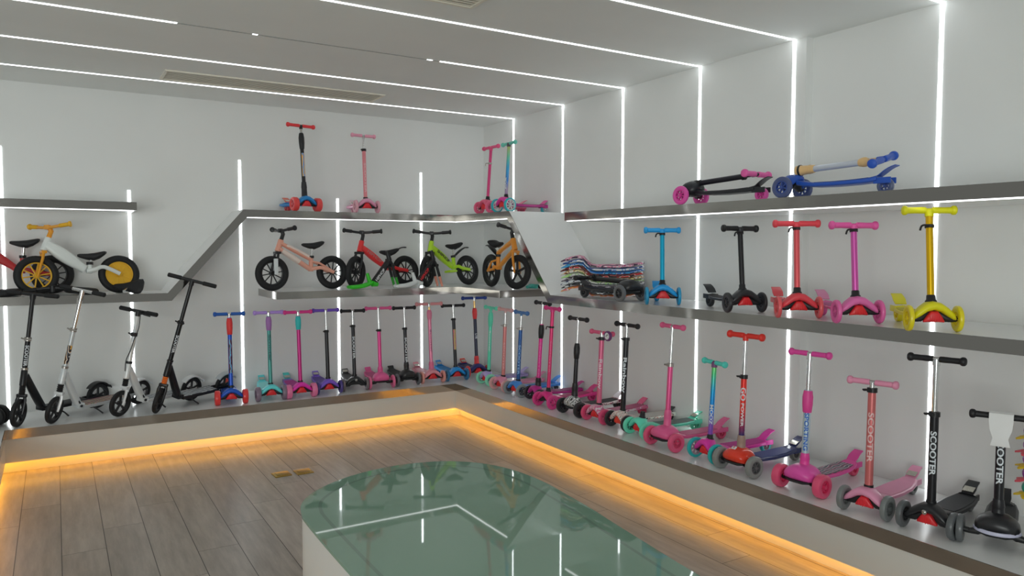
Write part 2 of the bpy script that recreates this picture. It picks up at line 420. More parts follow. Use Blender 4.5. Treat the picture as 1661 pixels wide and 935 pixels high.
for i, (y, lab) in enumerate(zip(YS, labs)):
    xx = W if y > YR else WR
    r = empty('light_line', (1.4, y, HC-.0015), 0, lab, 'light', G3)
    segs = [(-2.2, xx, 1)]
    if i == 2: segs = [(-2.2, .62, 1), (.62, 1.03, 0), (1.03, 1.06, 1), (1.06, 2.16, 0), (2.16, 2.20, 1), (2.20, 2.255, 0), (2.255, xx, 1)]
    for a, b, on in segs:
        bm = new(); box(bm, ((a+b)/2-1.4, 0, 0), (b-a, (.015 if b-a > .1 else .008) if on else .006, .003)); link('diffuser' if on else 'unlit_section', bm, M_LED if on else M_OFF, r)

# ceiling air grilles
def vent(x0, x1, y0, y1, label):
    r = empty('air_grille', ((x0+x1)/2, (y0+y1)/2, HC), 0, label, 'vent', 'air grilles in the ceiling')
    w, d = x1-x0, y1-y0; mg = mat((200, 196, 184), .5, name='grille_paint'); mdk = mat((180, 175, 165), .6, name='grille_dark')
    bm = new()
    for c, s in (((0, d/2-.01, -.005), (w, .02, .01)), ((0, -d/2+.01, -.005), (w, .02, .01)), ((w/2-.01, 0, -.005), (.02, d-.04, .01)), ((-w/2+.01, 0, -.005), (.02, d-.04, .01))):
        box(bm, c, s)
    link('frame', bm, mg, r)
    bm = new()
    n = 9
    for i in range(n): box(bm, (0, 0, 0), (w-.04, .022, .002), T(0, -d/2+.035+(d-.07)*i/(n-1), -.006) @ R(.12, 'X'))
    link('louvres', bm, mg, r)
    bm = new(); box(bm, (0, 0, -.001), (w-.04, d-.04, .002)); link('back_plate', bm, mdk, r)
vent(.70, 2.36, 5.86, 6.19, 'long white air grille in the ceiling towards the back wall')
vent(.45, 1.90, 3.20, 3.52, 'air grille in the ceiling at the top edge of the photo')

# brass floor sockets
for (x, y, a, lab) in ((1.325, 5.285, .05, 'brass floor socket plate set in the wood floor, left one of two'), (1.475, 5.268, .05, 'brass floor socket plate set in the wood floor, right one nearest the table')):
    r = empty('floor_socket', (x, y, 0), a, lab, 'socket', 'brass floor sockets')
    mb = mat((150, 125, 60), .3, .8, name='brass')
    bm = new(); box(bm, (0, 0, .003), (.115, .115, .006), I4, .002); link('cover_plate', bm, mb, r)
    bm = new(); box(bm, (0, 0, .0072), (.075, .075, .003), I4, .001); box(bm, (0, -.042, .0072), (.03, .006, .004)); link('lid', bm, mb, r)

# glass topped island
tab = empty('display_table', (1.4, 2.2, 0), 0, 'low rounded display island with white base and green glass top', 'table')
HT = .47
left = [(.849, 1.2), (.849, 2.0), (.849, 2.44), (.851, 2.75), (.858, 3.05)]
arc = [(.868, 3.14), (.889, 3.223), (.922, 3.295), (.964, 3.352), (1.03, 3.418), (1.11, 3.475), (1.21, 3.528), (1.333, 3.566), (1.47, 3.583), (1.606, 3.570), (1.731, 3.528), (1.83, 3.455), (1.905, 3.362), (1.96, 3.23), (1.986, 3.08)]
right = [(1.992, 2.92), (1.979, 2.755), (1.962, 2.55), (1.935, 2.347), (1.905, 2.1), (1.878, 1.86), (1.86, 1.6), (1.84, 1.2)]
cx = 1.345
bot = [(cx+.495*math.cos(a), 1.2+.495*math.sin(a)) for a in [-.0-PI*k/14 for k in range(1, 14)]]
outl = [(p[0], p[1]) for p in smooth_path([(a, b, 0) for a, b in left+arc+right], 3)]+bot
outl = outl[::-1]
def inset(o, d):
    c = Vector((1.42, 2.3)); res = []
    n = len(o)
    for i in range(n):
        t = Vector(o[(i+1) % n])-Vector(o[i-1]); nn = Vector((t.y, -t.x)).normalized()
        if nn.dot(c-Vector(o[i])) < 0: nn = -nn
        res.append(tuple(Vector(o[i])+nn*d))
    return res
mgl = bpy.data.materials.new('green_glass'); mgl.use_nodes = True
b = mgl.node_tree.nodes['Principled BSDF']; b.inputs['Base Color'].default_value = (.235, .385, .29, 1); b.inputs['Roughness'].default_value = .025
b.inputs['IOR'].default_value = 1.62
mgi = mat((70, 98, 80), .2, name='glass_inner_line')
bm = new(); prism(bm, outl, HT-.012, HT, I4, .0015)
o = onp('glass_top', bm, mgl, tab)
bm = new(); prism(bm, inset(outl, .006), 0, HT-.012); onp('base', bm, M_TABLEBASE, tab)
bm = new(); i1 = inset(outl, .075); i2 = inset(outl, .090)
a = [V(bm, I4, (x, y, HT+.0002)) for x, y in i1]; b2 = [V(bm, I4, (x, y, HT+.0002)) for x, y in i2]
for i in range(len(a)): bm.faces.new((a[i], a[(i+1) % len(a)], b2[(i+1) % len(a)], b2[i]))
mil = bpy.data.materials.new('glass_rim_groove_line'); mil.use_nodes = True  # darker green ring marking the groove inside the glass rim
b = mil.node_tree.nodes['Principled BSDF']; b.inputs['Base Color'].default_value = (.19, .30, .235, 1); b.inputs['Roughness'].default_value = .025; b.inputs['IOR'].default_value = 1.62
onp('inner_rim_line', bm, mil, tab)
# ------------------------------------------------------------------ three-wheeled kick scooters
def wheel_geo(bm_t, bm_h, R0, w, M, n=26, spokes=6, ri=.62, thick=None):
    """tyre ring and spoked hub, axle along local x"""
    r1 = R0*ri; e = min(w*.35, (R0-r1)*.45)
    lathe(bm_t, [(r1, -w/2+e*.3), (r1+e*.6, -w/2), (R0-e, -w/2), (R0-e*.3, -w/2+e*.35), (R0, -w/2+e), (R0, w/2-e), (R0-e*.3, w/2-e*.35), (R0-e, w/2), (r1+e*.6, w/2), (r1, w/2-e*.3)], M, n, True)
    hw = w*.8
    rim = R0*.09
    lathe(bm_h, [(r1-rim, -hw/2), (r1+.0005, -hw/2), (r1+.0005, hw/2), (r1-rim, hw/2)], M, n, True)
    cyl(bm_h, (0, 0, 0), R0*.17, w*1.04, M, 14, 'X')
    L = r1-rim*.5-R0*.1
    for k in range(spokes):
        box(bm_h, (0, 0, R0*.1+L/2), (hw*.55, R0*.12, L), M @ R(2*PI*k/spokes, 'X'))
def dark(c, f): return tuple(int(v*f) for v in c)
GRAYW = (92, 95, 98)
def kick(z, x, y, psi, H, lean, tr, bw, L, tw, s, label, group='three-wheeled scooters', name='kick_scooter'):
    psi = rad(psi)
    r = empty(name, (x, y, z), psi-PI/2, label, 'scooter', group)
    cov = s['cov']; mc = s['mcov'] if 'mcov' in s else mat(cov, s.get('covr', .35))
    md = s['mdeck'] if 'mdeck' in s else mat(s.get('deck', cov), s.get('covr', .35))
    whc = s.get('wh', GRAYW); mw = mat(whc, .35, coat=.2); mh = mat(s.get('hub', dark(whc, .8)), .4)
    rw = s.get('rw', .058); ww = s.get('ww', .024)
    # deck
    bm = new(); dz = .066
    if s.get('mini'):
        secs = [(-.035, .030, .012, .082), (-.08, .032, .013, .070), (-.14, .046, .010, .062), (-.22, .055, .010, .060), (-.33, .053, .010, .060), (-.40, .040, .011, .063), (-L+.035, .028, .013, .070)]
    else:
        secs = [(-.045, .042, .016, .085), (-.09, .048, .014, .074), (-.15, .060, .012, dz), (-.25, .066, .012, dz-.002), (-.36, .063, .012, dz), (-.43, .050, .013, dz+.004), (-L+.03, .038, .015, dz+.012)]
    loft_y(bm, secs, p=4)
    for sx in (-1, 1): box(bm, (sx*.028, -L+.005, .066), (.009, .085, .030), I4, .003)
    link('deck', bm, md, r)
    bm = new()
    loft_y(bm, [(ys, w_*.84, .0015, zc+t_-.0003) for ys, w_, t_, zc in secs[2:-1]], p=5)
    link('grip_tape', bm, s.get('mtape') or mat(s.get('tape', dark(cov, .72)), .6), r)
    # rear wheel(s) and brake
    bt, bh = new(), new(); rr = .040
    for xo in ((-.0,) if not s.get('twin') else (-.02, .02)):
        wheel_geo(bt, bh, rr, .030 if not s.get('twin') else .022, T(xo, -L, rr), 20, 6)
    o = link('rear_wheel', bt, mat(s.get('rwh', whc), .35, coat=.2), r); link('hub', bh, mh, o)
    bm = new(); rf = rr+.012; n = 9
    a0, a1 = (rad(58), rad(s.get('fend', 120)))
    rs = []
    for k in range(n):
        a = a0+(a1-a0)*k/(n-1); q_ = rf+.052*(k/(n-1))**2.2; yy = -L+math.cos(a)*q_; zz_ = rr+.004+math.sin(a)*q_
        hw = .030-.004*abs(k-4)/4
        rs.append([(-hw, yy, zz_), (hw, yy, zz_), (hw*.98, yy+math.cos(a)*.005, zz_+math.sin(a)*.005), (-hw*.98, yy+math.cos(a)*.005, zz_+math.sin(a)*.005)])
    rings(bm, rs)
    fb = link('rear_brake', bm, mat(s.get('brk', s.get('deck', cov)), .35), r)
    if s.get('metal'):
        bm = new(); rs = []
        for k in range(6):
            a = rad(66)+rad(60)*k/5; q_ = rf+.010+.040*(k/5)**2; yy = -L+math.cos(a)*q_; zz_ = rr+.004+math.sin(a)*q_
            rs.append([(-.024, yy, zz_), (.024, yy, zz_), (.024, yy, zz_+.003), (-.024, yy, zz_+.003)])
        rings(bm, rs)
        o = link('brake_plate', bm, mat((190, 188, 178), .22, .9, g=1.2), fb); o['label'] = 'bare metal brake plate'
    # steering truck
    bm = new(); h = tr/2
    tube(bm, smooth_path([(-h, 0, rw), (-h*.62, 0, rw-.004), (-h*.3, -.004, rw+.008), (h*.3, -.004, rw+.008), (h*.62, 0, rw-.004), (h, 0, rw)], 3), .0125, I4, 10)
    loft_x(bm, [(-h*.78, .013, .010, .0, rw-.004), (-h*.5, .020, .018, -.004, rw+.002), (-h*.25, .021, .018, -.012, rw+.018), (0, .020, .016, -.016, rw+.030), (h*.25, .021, .018, -.012, rw+.018), (h*.5, .020, .018, -.004, rw+.002), (h*.78, .013, .010, .0, rw-.004)])
    tr_o = link('steering_truck', bm, M_BLACK, r)
    if s.get('red', True):
        bm = new(); loft_x(bm, [(-.042, .006, .005, .008, rw-.012), (-.030, .015, .014, .008, rw-.002), (-.014, .019, .024, .008, rw+.009), (.014, .019, .024, .008, rw+.009), (.030, .015, .014, .008, rw-.002), (.042, .006, .005, .008, rw-.012)], p=3.4)
        for k in range(5): box(bm, (-.020+.010*k, .0265, rw+.002), (.0026, .003, .034-.006*abs(k-2)))
        o = link('truck_block', bm, mat(s.get('redc', (185, 35, 40)), .4), tr_o); o['label'] = 'red ribbed steering block'
    # front cover
    if s.get('dome'):
        bm = new(); k = s['dome']
        w0 = .078*k
        loft_x(bm, [(-w0, .012, .008, -.012, .088), (-w0*.94, .036*k, .020, -.012, .092), (-w0*.78, .056*k, .031, -.012, .097), (-w0*.45, .068*k, .040, -.014, .103), (0, .072*k, .045, -.016, .107),
                    (w0*.45, .068*k, .040, -.014, .103), (w0*.78, .056*k, .031, -.012, .097), (w0*.94, .036*k, .020, -.012, .092), (w0, .012, .008, -.012, .088)], p=2.3)
        co = link('front_cover', bm, mc, r)
        bm = new(); loft_x(bm, [(-w0*.8, .040*k, .010, -.010, .068), (-w0*.4, .058*k, .014, -.010, .066), (w0*.4, .058*k, .014, -.010, .066), (w0*.8, .040*k, .010, -.010, .068)])
        link('under_cover', bm, M_BLACK, r)
    else:
        bm = new(); q = s.get('cw', 1.0); hx = (h-.016)*q
        loft_x(bm, [(-hx, .014, .008, .006, rw+.002), (-hx*.88, .028, .016, .004, rw+.012), (-hx*.62, .038, .021, -.002, rw+.030), (-hx*.32, .044, .021, -.008, rw+.049), (0, .048, .020, -.010, rw+.056),
                    (hx*.32, .044, .021, -.008, rw+.049), (hx*.62, .038, .021, -.002, rw+.030), (hx*.88, .028, .016, .004, rw+.012), (hx, .014, .008, .006, rw+.002)], p=2.6)
        co = link('front_cover', bm, mc, r)
    if s.get('strip'):
        bm = new(); k = s['dome']; pts = [(.079*k*math.sin(a), -.012+.073*k*math.cos(a), .080) for a in [rad(-80+160*i/14) for i in range(15)]]
        tube(bm, pts, .0055, I4, 8, flat=1.5); o = link('light_strip', bm, mat((165, 165, 185), .3), co); o['label'] = 'pale grey light strip'
    if s.get('bolt'):
        bm = new(); cyl(bm, (0, .040, .104), .011, .012, I4, 18, 'Y'); cyl(bm, (0, .047, .104), .0055, .006, I4, 12, 'Y'); link('logo_disc', bm, M_CHROME, co)
    if s.get('badge'):
        bm = new(); box(bm, (0, 0, 0), (.030, .022, .003), T(0, .028, .150) @ R(-.62, 'X'), .002); o = link('badge', bm, M_WHITE, co)
        letter_flat('G', T(-.006, .0285, .1525) @ R(-.62, 'X'), .012, .014, mat((200, 40, 35)), o)
    # front wheels
    for sx in (-1, 1):
        bt, bh = new(), new()
        wheel_geo(bt, bh, rw, ww, T(sx*(h), 0, rw), 28, s.get('sp', 7), s.get('ri', .60))
        if s.get('spiral'):
            for k in range(24): box(bh, (sx*ww*.3, 0, rw*.44), (.006, .0022, rw*.34), T(sx*h, 0, rw) @ R(2*PI*k/24, 'X'))
        o = link('front_wheel', bt, mw, r); link('hub', bh, mh, o)
    # steering column
    th = math.atan(lean); Ls = (H-.115)/math.cos(th); zb = .115
    M = T(0, -.028, zb) @ R(th, 'X')
    if s.get('fold'):
        M = T(0, -.045, s.get('fz', .132)) @ R(rad(s['fold']), 'X'); Ls = s['fl']
    f = s.get('f', .75); h1 = Ls*f
    st = s.get('stem', (30, 30, 34)); r0 = s.get('sr', .0165); r1 = s.get('ur', .0105)
    ms = s.get('mstem') or mat(st, s.get('stemr', .28), s.get('stemm', .25), name='stem_paint')
    kind = s.get('kind', 'clamp')
    # collar / boot
    bm = new(); bt_ = s.get('boot')
    if bt_:
        bl = s.get('bootl', .085)
        tube(bm, [(0, 0, -.02), (0, 0, .0), (0, 0, .012), (0, 0, bl*.5), (0, 0, bl*.62), (0, 0, bl*.66), (0, 0, bl)], [.028, .030, .026, .0235, .0235, .025, .0205], M, 18)
        link('column_boot', bm, mat(bt_, .4), r)
        bm = new(); cyl(bm, (0, 0, .0), .031, .012, M, 18); link('collar', bm, M_BLACK, r)
    elif kind == 'single':
        tube(bm, [(0, 0, -.02), (0, 0, .0), (0, 0, .018), (0, 0, .024), (0, 0, .042), (0, 0, .045)], [.024, .025, .024, .019, .018, .0155], M, 18); link('collar', bm, mat(s.get('col', (28, 28, 32)), .4, g=1), r)
    else:
        cl = s.get('colh', .012); cyl(bm, (0, 0, .001+cl/2), .0215, cl+.03, M, 18); link('collar', bm, M_BLACK, r)
    bm = new(); up = r0 if kind == 'single' else r1
    if s.get('nobar'):
        tube(bm, [(0, 0, 0), (0, 0, .055)], r0*.95, M, 18); so = link('column_socket', bm, M_BLACK, r)
    elif kind == 'single':
        tube(bm, [(0, 0, 0), (0, 0, Ls)], r0, M, 18); so = link('stem', bm, ms, r)
        if s.get('lever', True):
            zc = Ls*s.get('f', .92); bm = new(); tube(bm, [(0, 0, zc-.008), (0, 0, zc-.007), (0, 0, zc+.007), (0, 0, zc+.008)], [r0+.001, r0+.0045, r0+.0045, r0+.001], M, 16)
            box(bm, (0, r0+.006, zc), (.014, .012, .012), M, .002)
            tube(bm, smooth_path([(.004, r0+.008, zc), (.026, r0+.010, zc+.002), (.040, r0+.008, zc-.003), (.046, r0+.006, zc-.022)], 3), .0045, M, 8)
            link('clamp', bm, M_BLACK if not s.get('mclamp') else M_DULLMETAL, so)
    else:
        tube(bm, [(0, 0, 0), (0, 0, h1)], r0, M, 18); so = link('stem', bm, ms, r)
        bm = new(); tube(bm, [(0, 0, h1-.01), (0, 0, Ls)], r1, M, 14); link('upper_tube', bm, s.get('mup') or M_CHROME, so)
        if kind == 'sleeve':
            sl = s.get('sl', .095); bm = new()
            tube(bm, [(0, 0, h1-sl), (0, 0, h1-sl+.004), (0, 0, h1-sl*.62), (0, 0, h1-sl*.3), (0, 0, h1-.006), (0, 0, h1)], [r0+.001, r0+.0035, r0+.0075, r0+.008, r0+.003, r1+.002], M, 18)
            link('sleeve', bm, mat(s.get('slc', (28, 28, 32)), .45, g=1.55 if sum(s.get('slc', (28, 28, 32))) > 120 else 1), so)
        else:
            bm = new(); tube(bm, [(0, 0, h1-.012), (0, 0, h1-.011), (0, 0, h1+.010), (0, 0, h1+.012)], [r0+.001, r0+.005, r0+.005, r1+.002], M, 16)
            box(bm, (.0, r0+.007, h1-.001), (.018, .014, .014), M, .002)
            tube(bm, [(.004, r0+.010, h1), (.022, r0+.010, h1+.001), (.034, r0+.004, h1)], .0045, M, 8)
            box(bm, (.026, r0-.002, h1-.001), (.012, .022, .010), M, .002)
            link('clamp', bm, M_BLACK if not s.get('mclamp') else M_DULLMETAL, so)
    # lettering or picture panel on the stem
    if s.get('txt'):
        tx, za, ln, hh = s['txt'][:4]; top = (h1 if kind != 'single' else Ls)
        lm = s['txt'][4] if len(s['txt']) > 4 else M_LETTER
        letter_tube(tx, r0, top*za, ln, hh, lm, so, M, s.get('ta', 0), s.get('tup', False))
    if s.get('sticker'):
        za, zb_, cols = s['sticker']; bm = new(); a = []
        for k in range(9):
            an = rad(-52+13*k)+s.get('ta', 0); a.append([(-math.sin(an)*(r0+rr_), math.cos(an)*(r0+rr_)) for rr_ in (.0003, .0010)])
        ol = [p[1] for p in a]+[p[0] for p in a[::-1]]
        prism(bm, ol, zb_*Ls, za*Ls, M); link('sticker', bm, printed(cols, 14, 5, .3, 'sticker_print', s.get('seed', 0)), so)
    # handlebar
    if not s.get('nobar'):
        HM = M @ T(0, 0, Ls) @ R(rad(tw), 'Z')
        if s.get('fold') and s.get('bar2'): HM = HM @ R(rad(s['bar2']), 'Z')
        gc = s['grip']; bm = new()
        tube(bm, [(-.045, 0, 0), (.045, 0, 0)], .0098, HM, 14); cyl(bm, (0, 0, -.014), up+.0035, .030, HM, 16)
        ho = link('handlebar', bm, s.get('mbar') or (mat(gc, .35) if s.get('barc') else M_CHROME if not s.get('barb') else M_BLACK), r)
        h2 = bw/2; gm = mat(gc, .5, g=1.0 if sum(gc) < 130 else None)
        gr = s.get('gr', .0135)
        for sx in (-1, 1):
            bm = new(); prof = [(gr*.78, .012), (gr, .015), (gr*1.04, .03), (gr*.97, h2*.55), (gr*1.02, h2*.84), (gr*1.2, h2*.86), (gr*1.42, h2*.90), (gr*1.48, h2*.96), (gr*1.38, h2*1.02), (gr*1.0, h2*1.06), (gr*.4, h2*1.075)]
            lathe(bm, [(a_, b_*sx) for a_, b_ in prof], HM, 18); link('grip', bm, gm, ho)
    return r

# metal-plate, clamp or printed finishes used below
PINKCU = (186, 98, 110)
W_ = (205, 205, 205)
def dirang(x, y, psi, k=.9):
    d = math.atan2(-y, -x)-rad(psi)
    while d > PI: d -= 2*PI
    while d < -PI: d += 2*PI
    return k*d
GBK = 'scooters on the platform along the back wall'; GRT = 'scooters on the platform along the right wall'; GUP = 'scooters standing on the top shelf'; GMN = 'mini scooters on the middle right shelf'
Z = PT
# --- along the back wall, left to right
kick(Z, 1.201, 6.352, -97, .733, .113, .213, .232, .50, 0, dict(cov=(20, 72, 165), wh=(190, 45, 45), ww=.044, rw=.060, stem=(25, 70, 165), kind='sleeve', f=.95, sl=.14, slc=(195, 45, 45), grip=(20, 75, 150), colh=.02,
     sticker=(.66, .22, ((80, 150, 190), (30, 40, 60), (25, 60, 120), (150, 60, 50), (20, 30, 50))), redc=(200, 40, 45), metal=0, brk=(190, 60, 50)), 'blue scooter with fat red wheels and red stem sleeve on the platform', GBK)
kick(Z, 1.519, 6.352, -94, .732, .090, .212, .233, .49, 1, dict(cov=(95, 205, 210), wh=(108, 92, 108), ww=.042, rw=.060, stem=(58, 125, 120), kind='sleeve', f=.95, sl=.12, slc=(140, 95, 155), grip=(155, 125, 195),
     txt=('Scooter', .74, .23, .018, mat((30, 70, 75), .4)), metal=1, mtape=None, tape=(120, 190, 190)), 'aqua scooter with grey-purple fat wheels and lilac grips', GBK)
kick(Z, 1.765, 6.330, -91, .727, .09, .212, .233, .50, 2, dict(cov=(210, 45, 165), wh=(228, 120, 165), ww=.046, rw=.060, stem=(160, 30, 105), kind='sleeve', f=.95, sl=.12, slc=(35, 165, 165), grip=(195, 50, 125), metal=1,
     deck=(110, 85, 160), brk=(60, 170, 165)), 'magenta scooter with fat pink wheels and teal stem sleeve', GBK)
kick(Z, 2.020, 6.375, -93, .728, .10, .203, .226, .48, 0, dict(cov=(105, 75, 175), wh=(62, 50, 110), stem=(26, 26, 30), f=.70, grip=(95, 65, 165), metal=1, ur=.008), 'purple scooter with black stem and purple grips', GBK)
kick(Z, 2.265, 6.393, -98, .711, .11, .208, .214, .47, 1, dict(cov=(30, 31, 34), wh=(95, 85, 88), stem=(26, 26, 30), f=.77, grip=(30, 31, 34), metal=1, bolt=1, red=0, txt=('SCOOTER', .80, .20, .022), ur=.011),
     'black scooter with round silver logo on its front and grey wheels', GBK)
kick(Z, 2.509, 6.385, -96, .726, .10, .218, .236, .48, -1, dict(cov=(228, 95, 155), wh=(225, 105, 150), stem=(188, 58, 120), f=.67, grip=(230, 95, 155), dome=.95, boot=(222, 90, 150), bootl=.08, ur=.011, red=0), 'bubblegum pink scooter with rounded front between two black ones', GBK)
kick(Z, 2.773, 6.393, -93, .718, .10, .206, .219, .48, 2, dict(cov=(30, 31, 34), wh=(80, 82, 86), stem=(26, 26, 30), f=.68, grip=(30, 31, 34), dome=.95, boot=(28, 28, 31), bootl=.10, red=0, txt=('SCOOTER', .80, .24, .022), ur=.009), 'black scooter with rounded front and grey wheels', GBK)
kick(Z, 3.023, 6.385, -95, .746, .10, .210, .255, .46, -1, dict(cov=(228, 150, 165), wh=(215, 145, 135), stem=(212, 125, 155), kind='sleeve', f=.91, sl=.09, slc=(225, 130, 160), grip=(232, 155, 160), mup=M_GOLD, metal=1, boot=(225, 110, 150), bootl=.085,
     txt=('Scooter', .68, .22, .012, mat((90, 50, 70), .4))), 'pale pink scooter with salmon wheels and gold upper tube', GBK)
kick(Z, 3.280, 6.385, -94, .721, .10, .203, .236, .46, 1, dict(cov=(30, 140, 215), wh=(25, 95, 135), hub=(20, 70, 110), stem=(24, 24, 28), f=.78, grip=(30, 31, 34), metal=1, sticker=(.62, .30, ((200, 170, 60), (30, 30, 36), (70, 150, 160), (190, 100, 90))), brk=(60, 130, 190), ur=.0095),
     'sky blue scooter with black stem and blue wheels', GBK)
kick(Z, 3.560, 6.470, -95, .780, .10, .215, .255, .38, 0, dict(cov=(34, 38, 92), wh=(190, 50, 50), stem=(24, 28, 48), kind='sleeve', f=.85, sl=.11, slc=(195, 48, 50), grip=(28, 50, 115), mup=M_GOLD, metal=1, boot=(185, 45, 48), bootl=.09, txt=('LTE', .55, .05, .02), brk=(190, 60, 50)),
     'navy and red scooter in the corner, tallest of the back row', GBK)
# --- along the right wall, far to near
def kr(x, y, psi, H, lean, tr, bw, L, tw, s, label):
    s.setdefault('ta', dirang(x, y, psi))
    return kick(Z, x, y, psi, H, lean, tr, bw, L, tw, s, label, GRT)
kr(3.408, 6.037, 178, .723, .04, .180, .235, .40, -2, dict(cov=(172, 155, 208), wh=(120, 195, 165), stem=(78, 178, 150), kind='sleeve', f=.93, sl=.13, slc=(85, 190, 160), grip=(100, 205, 175), mup=mat((90, 190, 160)), txt=('Scooter', .70, .20, .012), colh=.012, mbar=mat((95, 195, 165)), rwh=(150, 155, 155)),
   'lavender scooter with mint stem and mint wheels near the corner')
kr(3.375, 5.716, 180, .729, .04, .206, .235, .42, -2, dict(cov=(235, 150, 182), wh=(225, 170, 170), stem=(178, 108, 106), f=.77, grip=(228, 178, 178), mclamp=1, txt=('SCOOTER', .68, .25, .016, mat((205, 150, 150), .4)), ur=.007, mbar=mat((220, 180, 180))), 'light pink scooter with copper stem beside the mint and blue ones')
kr(3.373, 5.460, 180, .721, .055, .210, .230, .42, -5, dict(cov=(65, 135, 215), wh=(120, 125, 128), hub=(60, 62, 66), stem=(32, 75, 130), f=.77, grip=(62, 102, 155), mclamp=1, txt=('SCOOTER', .70, .26, .020, mat((120, 160, 200), .4)), ur=.007, mbar=mat((70, 108, 150)), rwh=(150, 155, 158)), 'blue scooter with navy stem and clear grey wheels')
kr(3.400, 5.190, 172, .820, .06, .200, .235, .40, 4, dict(cov=(165, 35, 120), wh=(38, 32, 40), stem=(200, 45, 130), kind='sleeve', f=.75, sl=.12, slc=(26, 26, 30), grip=(26, 26, 30), boot=(26, 26, 30), bootl=.08, red=0, ur=.006, txt=('SCOOTER', .72, .30, .012, mat((225, 110, 170), .4))), 'magenta scooter with black grips half hidden behind a hot pink one')
kr(3.330, 4.930, -178, .795, .06, .195, .235, .48, -8, dict(cov=(240, 55, 145), wh=(240, 70, 150), stem=(185, 42, 95), kind='single', f=.78, grip=(245, 65, 150), col=(28, 26, 30), txt=('SCOOTER', .62, .26, .010, mat((225, 110, 150), .4)), sr=.0150, barc=1, red=0, tape=(150, 40, 90)), 'hot pink scooter with hot pink stem, bar and wheels')
ZEB = printed(((225, 225, 225), (24, 24, 26), (225, 225, 225), (24, 24, 26)), 16, 9, name='zebra_print')
kr(3.345, 4.597, -179, .738, .055, .216, .240, .46, -4, dict(cov=(40, 40, 44), mcov=ZEB, wh=(30, 30, 33), hub=(22, 22, 25), ww=.036, rw=.060, stem=(26, 26, 30), kind='sleeve', f=.70, sl=.12, slc=(26, 26, 30), grip=(30, 30, 34), boot=(26, 26, 30), bootl=.13, dome=.85, red=0,
   mdeck=printed(((215, 195, 200), (60, 30, 45), (170, 60, 95), (225, 215, 215)), 12, 8, seed=3.0), ur=.008, brk=(190, 185, 190), rwh=(40, 40, 44)), 'black scooter with zebra print front and printed deck')
PNK = printed(((240, 225, 230), (205, 70, 125), (240, 225, 230), (120, 45, 110), (230, 120, 160)), 15, 7, seed=1.3)
t7 = kr(3.362, 4.315, -178, .659, .045, .200, .245, .46, 0, dict(cov=(205, 90, 135), mcov=PNK, mdeck=PNK, wh=(205, 70, 110), hub=(215, 80, 120), stem=(182, 88, 118), f=.92, grip=(205, 85, 120), txt=('Rainbow', .70, .22, .026, mat((225, 200, 210), .4)), brk=(190, 70, 110), ur=.010, sr=.019), 'pink Rainbow scooter with pink and white print and a round bell light')
bm = new(); M7 = T(-.142, .012, .662-.01); lathe(bm, [(.020, -.010), (.033, -.010), (.037, -.004), (.037, .006), (.033, .012), (.025, .012), (.025, .009)], M7 @ R(PI/2, 'Z'), 26, True); bl_ = link('bell_light', bm, mat((95, 45, 95), .35), t7)
bm = new(); cyl(bm, (0, .006, 0), .0255, .010, M7, 26, 'Y'); f_ = link('logo_face', bm, mat((215, 215, 215), .35), bl_)
bm = new()
for k, (a_, b_) in enumerate(((-.006, .006), (.006, -.003))): tube(bm, [(a_-.006, .012, b_), (a_, .012, b_+.007), (a_+.006, .012, b_)], .0018, M7, 6)
link('logo', bm, M_BLACK, f_)
RBW = printed(((225, 222, 215), (190, 50, 45), (228, 225, 220), (30, 28, 30), (235, 232, 225)), 13, 8, seed=2.1)
kr(3.380, 4.069, 176, .737, .05, .195, .250, .47, 1, dict(cov=(225, 222, 215), mcov=RBW, mdeck=RBW, wh=(30, 30, 33), hub=(22, 22, 24), stem=(26, 26, 30), f=.84, grip=(30, 30, 34), txt=('Rainbow', .75, .25, .026), brk=(28, 28, 32), sr=.019, redc=(205, 60, 45)), 'black Rainbow scooter with white and red printed front')
kr(3.352, 3.833, 172, .700, .12, .202, .27, .47, 0, dict(cov=(88, 195, 168), wh=(95, 195, 165), nobar=1, f=.05, stem=(26, 26, 30), kind='single', lever=0, tape=(80, 92, 90), metal=1), 'mint green scooter base without its handlebar column')
kr(3.290, 3.522, 178, .781, .055, .236, .225, .50, -5, dict(cov=(228, 95, 150), wh=(222, 85, 125), hub=(215, 75, 115), stem=(195, 75, 125), f=.63, grip=(215, 90, 135), mclamp=1, dome=1.12, boot=(225, 100, 150), bootl=.13, spiral=1, sp=4, ww=.034, rw=.062, red=0, ur=.0095), 'large pink scooter with rounded front and spiral wheel hubs')
GRD = ((0, (120, 60, 150)), (.22, (110, 75, 160)), (.38, (20, 110, 190)), (.62, (15, 130, 180)), (.85, (70, 165, 110)), (.97, (110, 180, 90)), (1, (120, 60, 120)))
kr(3.313, 3.178, 174, .593, .057, .190, .215, .47, -6, dict(cov=(215, 50, 160), wh=(25, 150, 150), hub=(135, 120, 130), ri=.72, mstem=gradient(GRD, .115, .60), kind='single', lever=0, grip=(70, 178, 165), mbar=mat((100, 60, 100)), txt=('ZOOM', .22, .12, .020), tup=1, sr=.0145, twin=0, ww=.026, rw=.062), 'low magenta scooter with teal wheels and rainbow gradient stem marked ZOOM')
t12 = kr(3.285, 2.911, 180, .784, .035, .240, .240, .50, 0, dict(cov=(222, 60, 40), covr=.12, deck=(38, 45, 88), wh=(112, 114, 112), hub=(80, 80, 82), ww=.038, rw=.062, mstem=gradient(((0, (35, 40, 80)), (.2, (40, 42, 90)), (.5, (190, 50, 45)), (1, (215, 50, 40))), .12, .60), f=.65, grip=(215, 50, 40), gr=.015,
   dome=1.08, boot=(135, 115, 105), bootl=.10, ur=.0125, red=0, metal=1, tape=(45, 55, 110), badge=1, txt=('GO', .86, .075, .030), barc=1), 'red scooter marked GO POWER with navy deck and clear grey wheels')
M12 = T(0, -.028, .115) @ R(math.atan(.035), 'X')
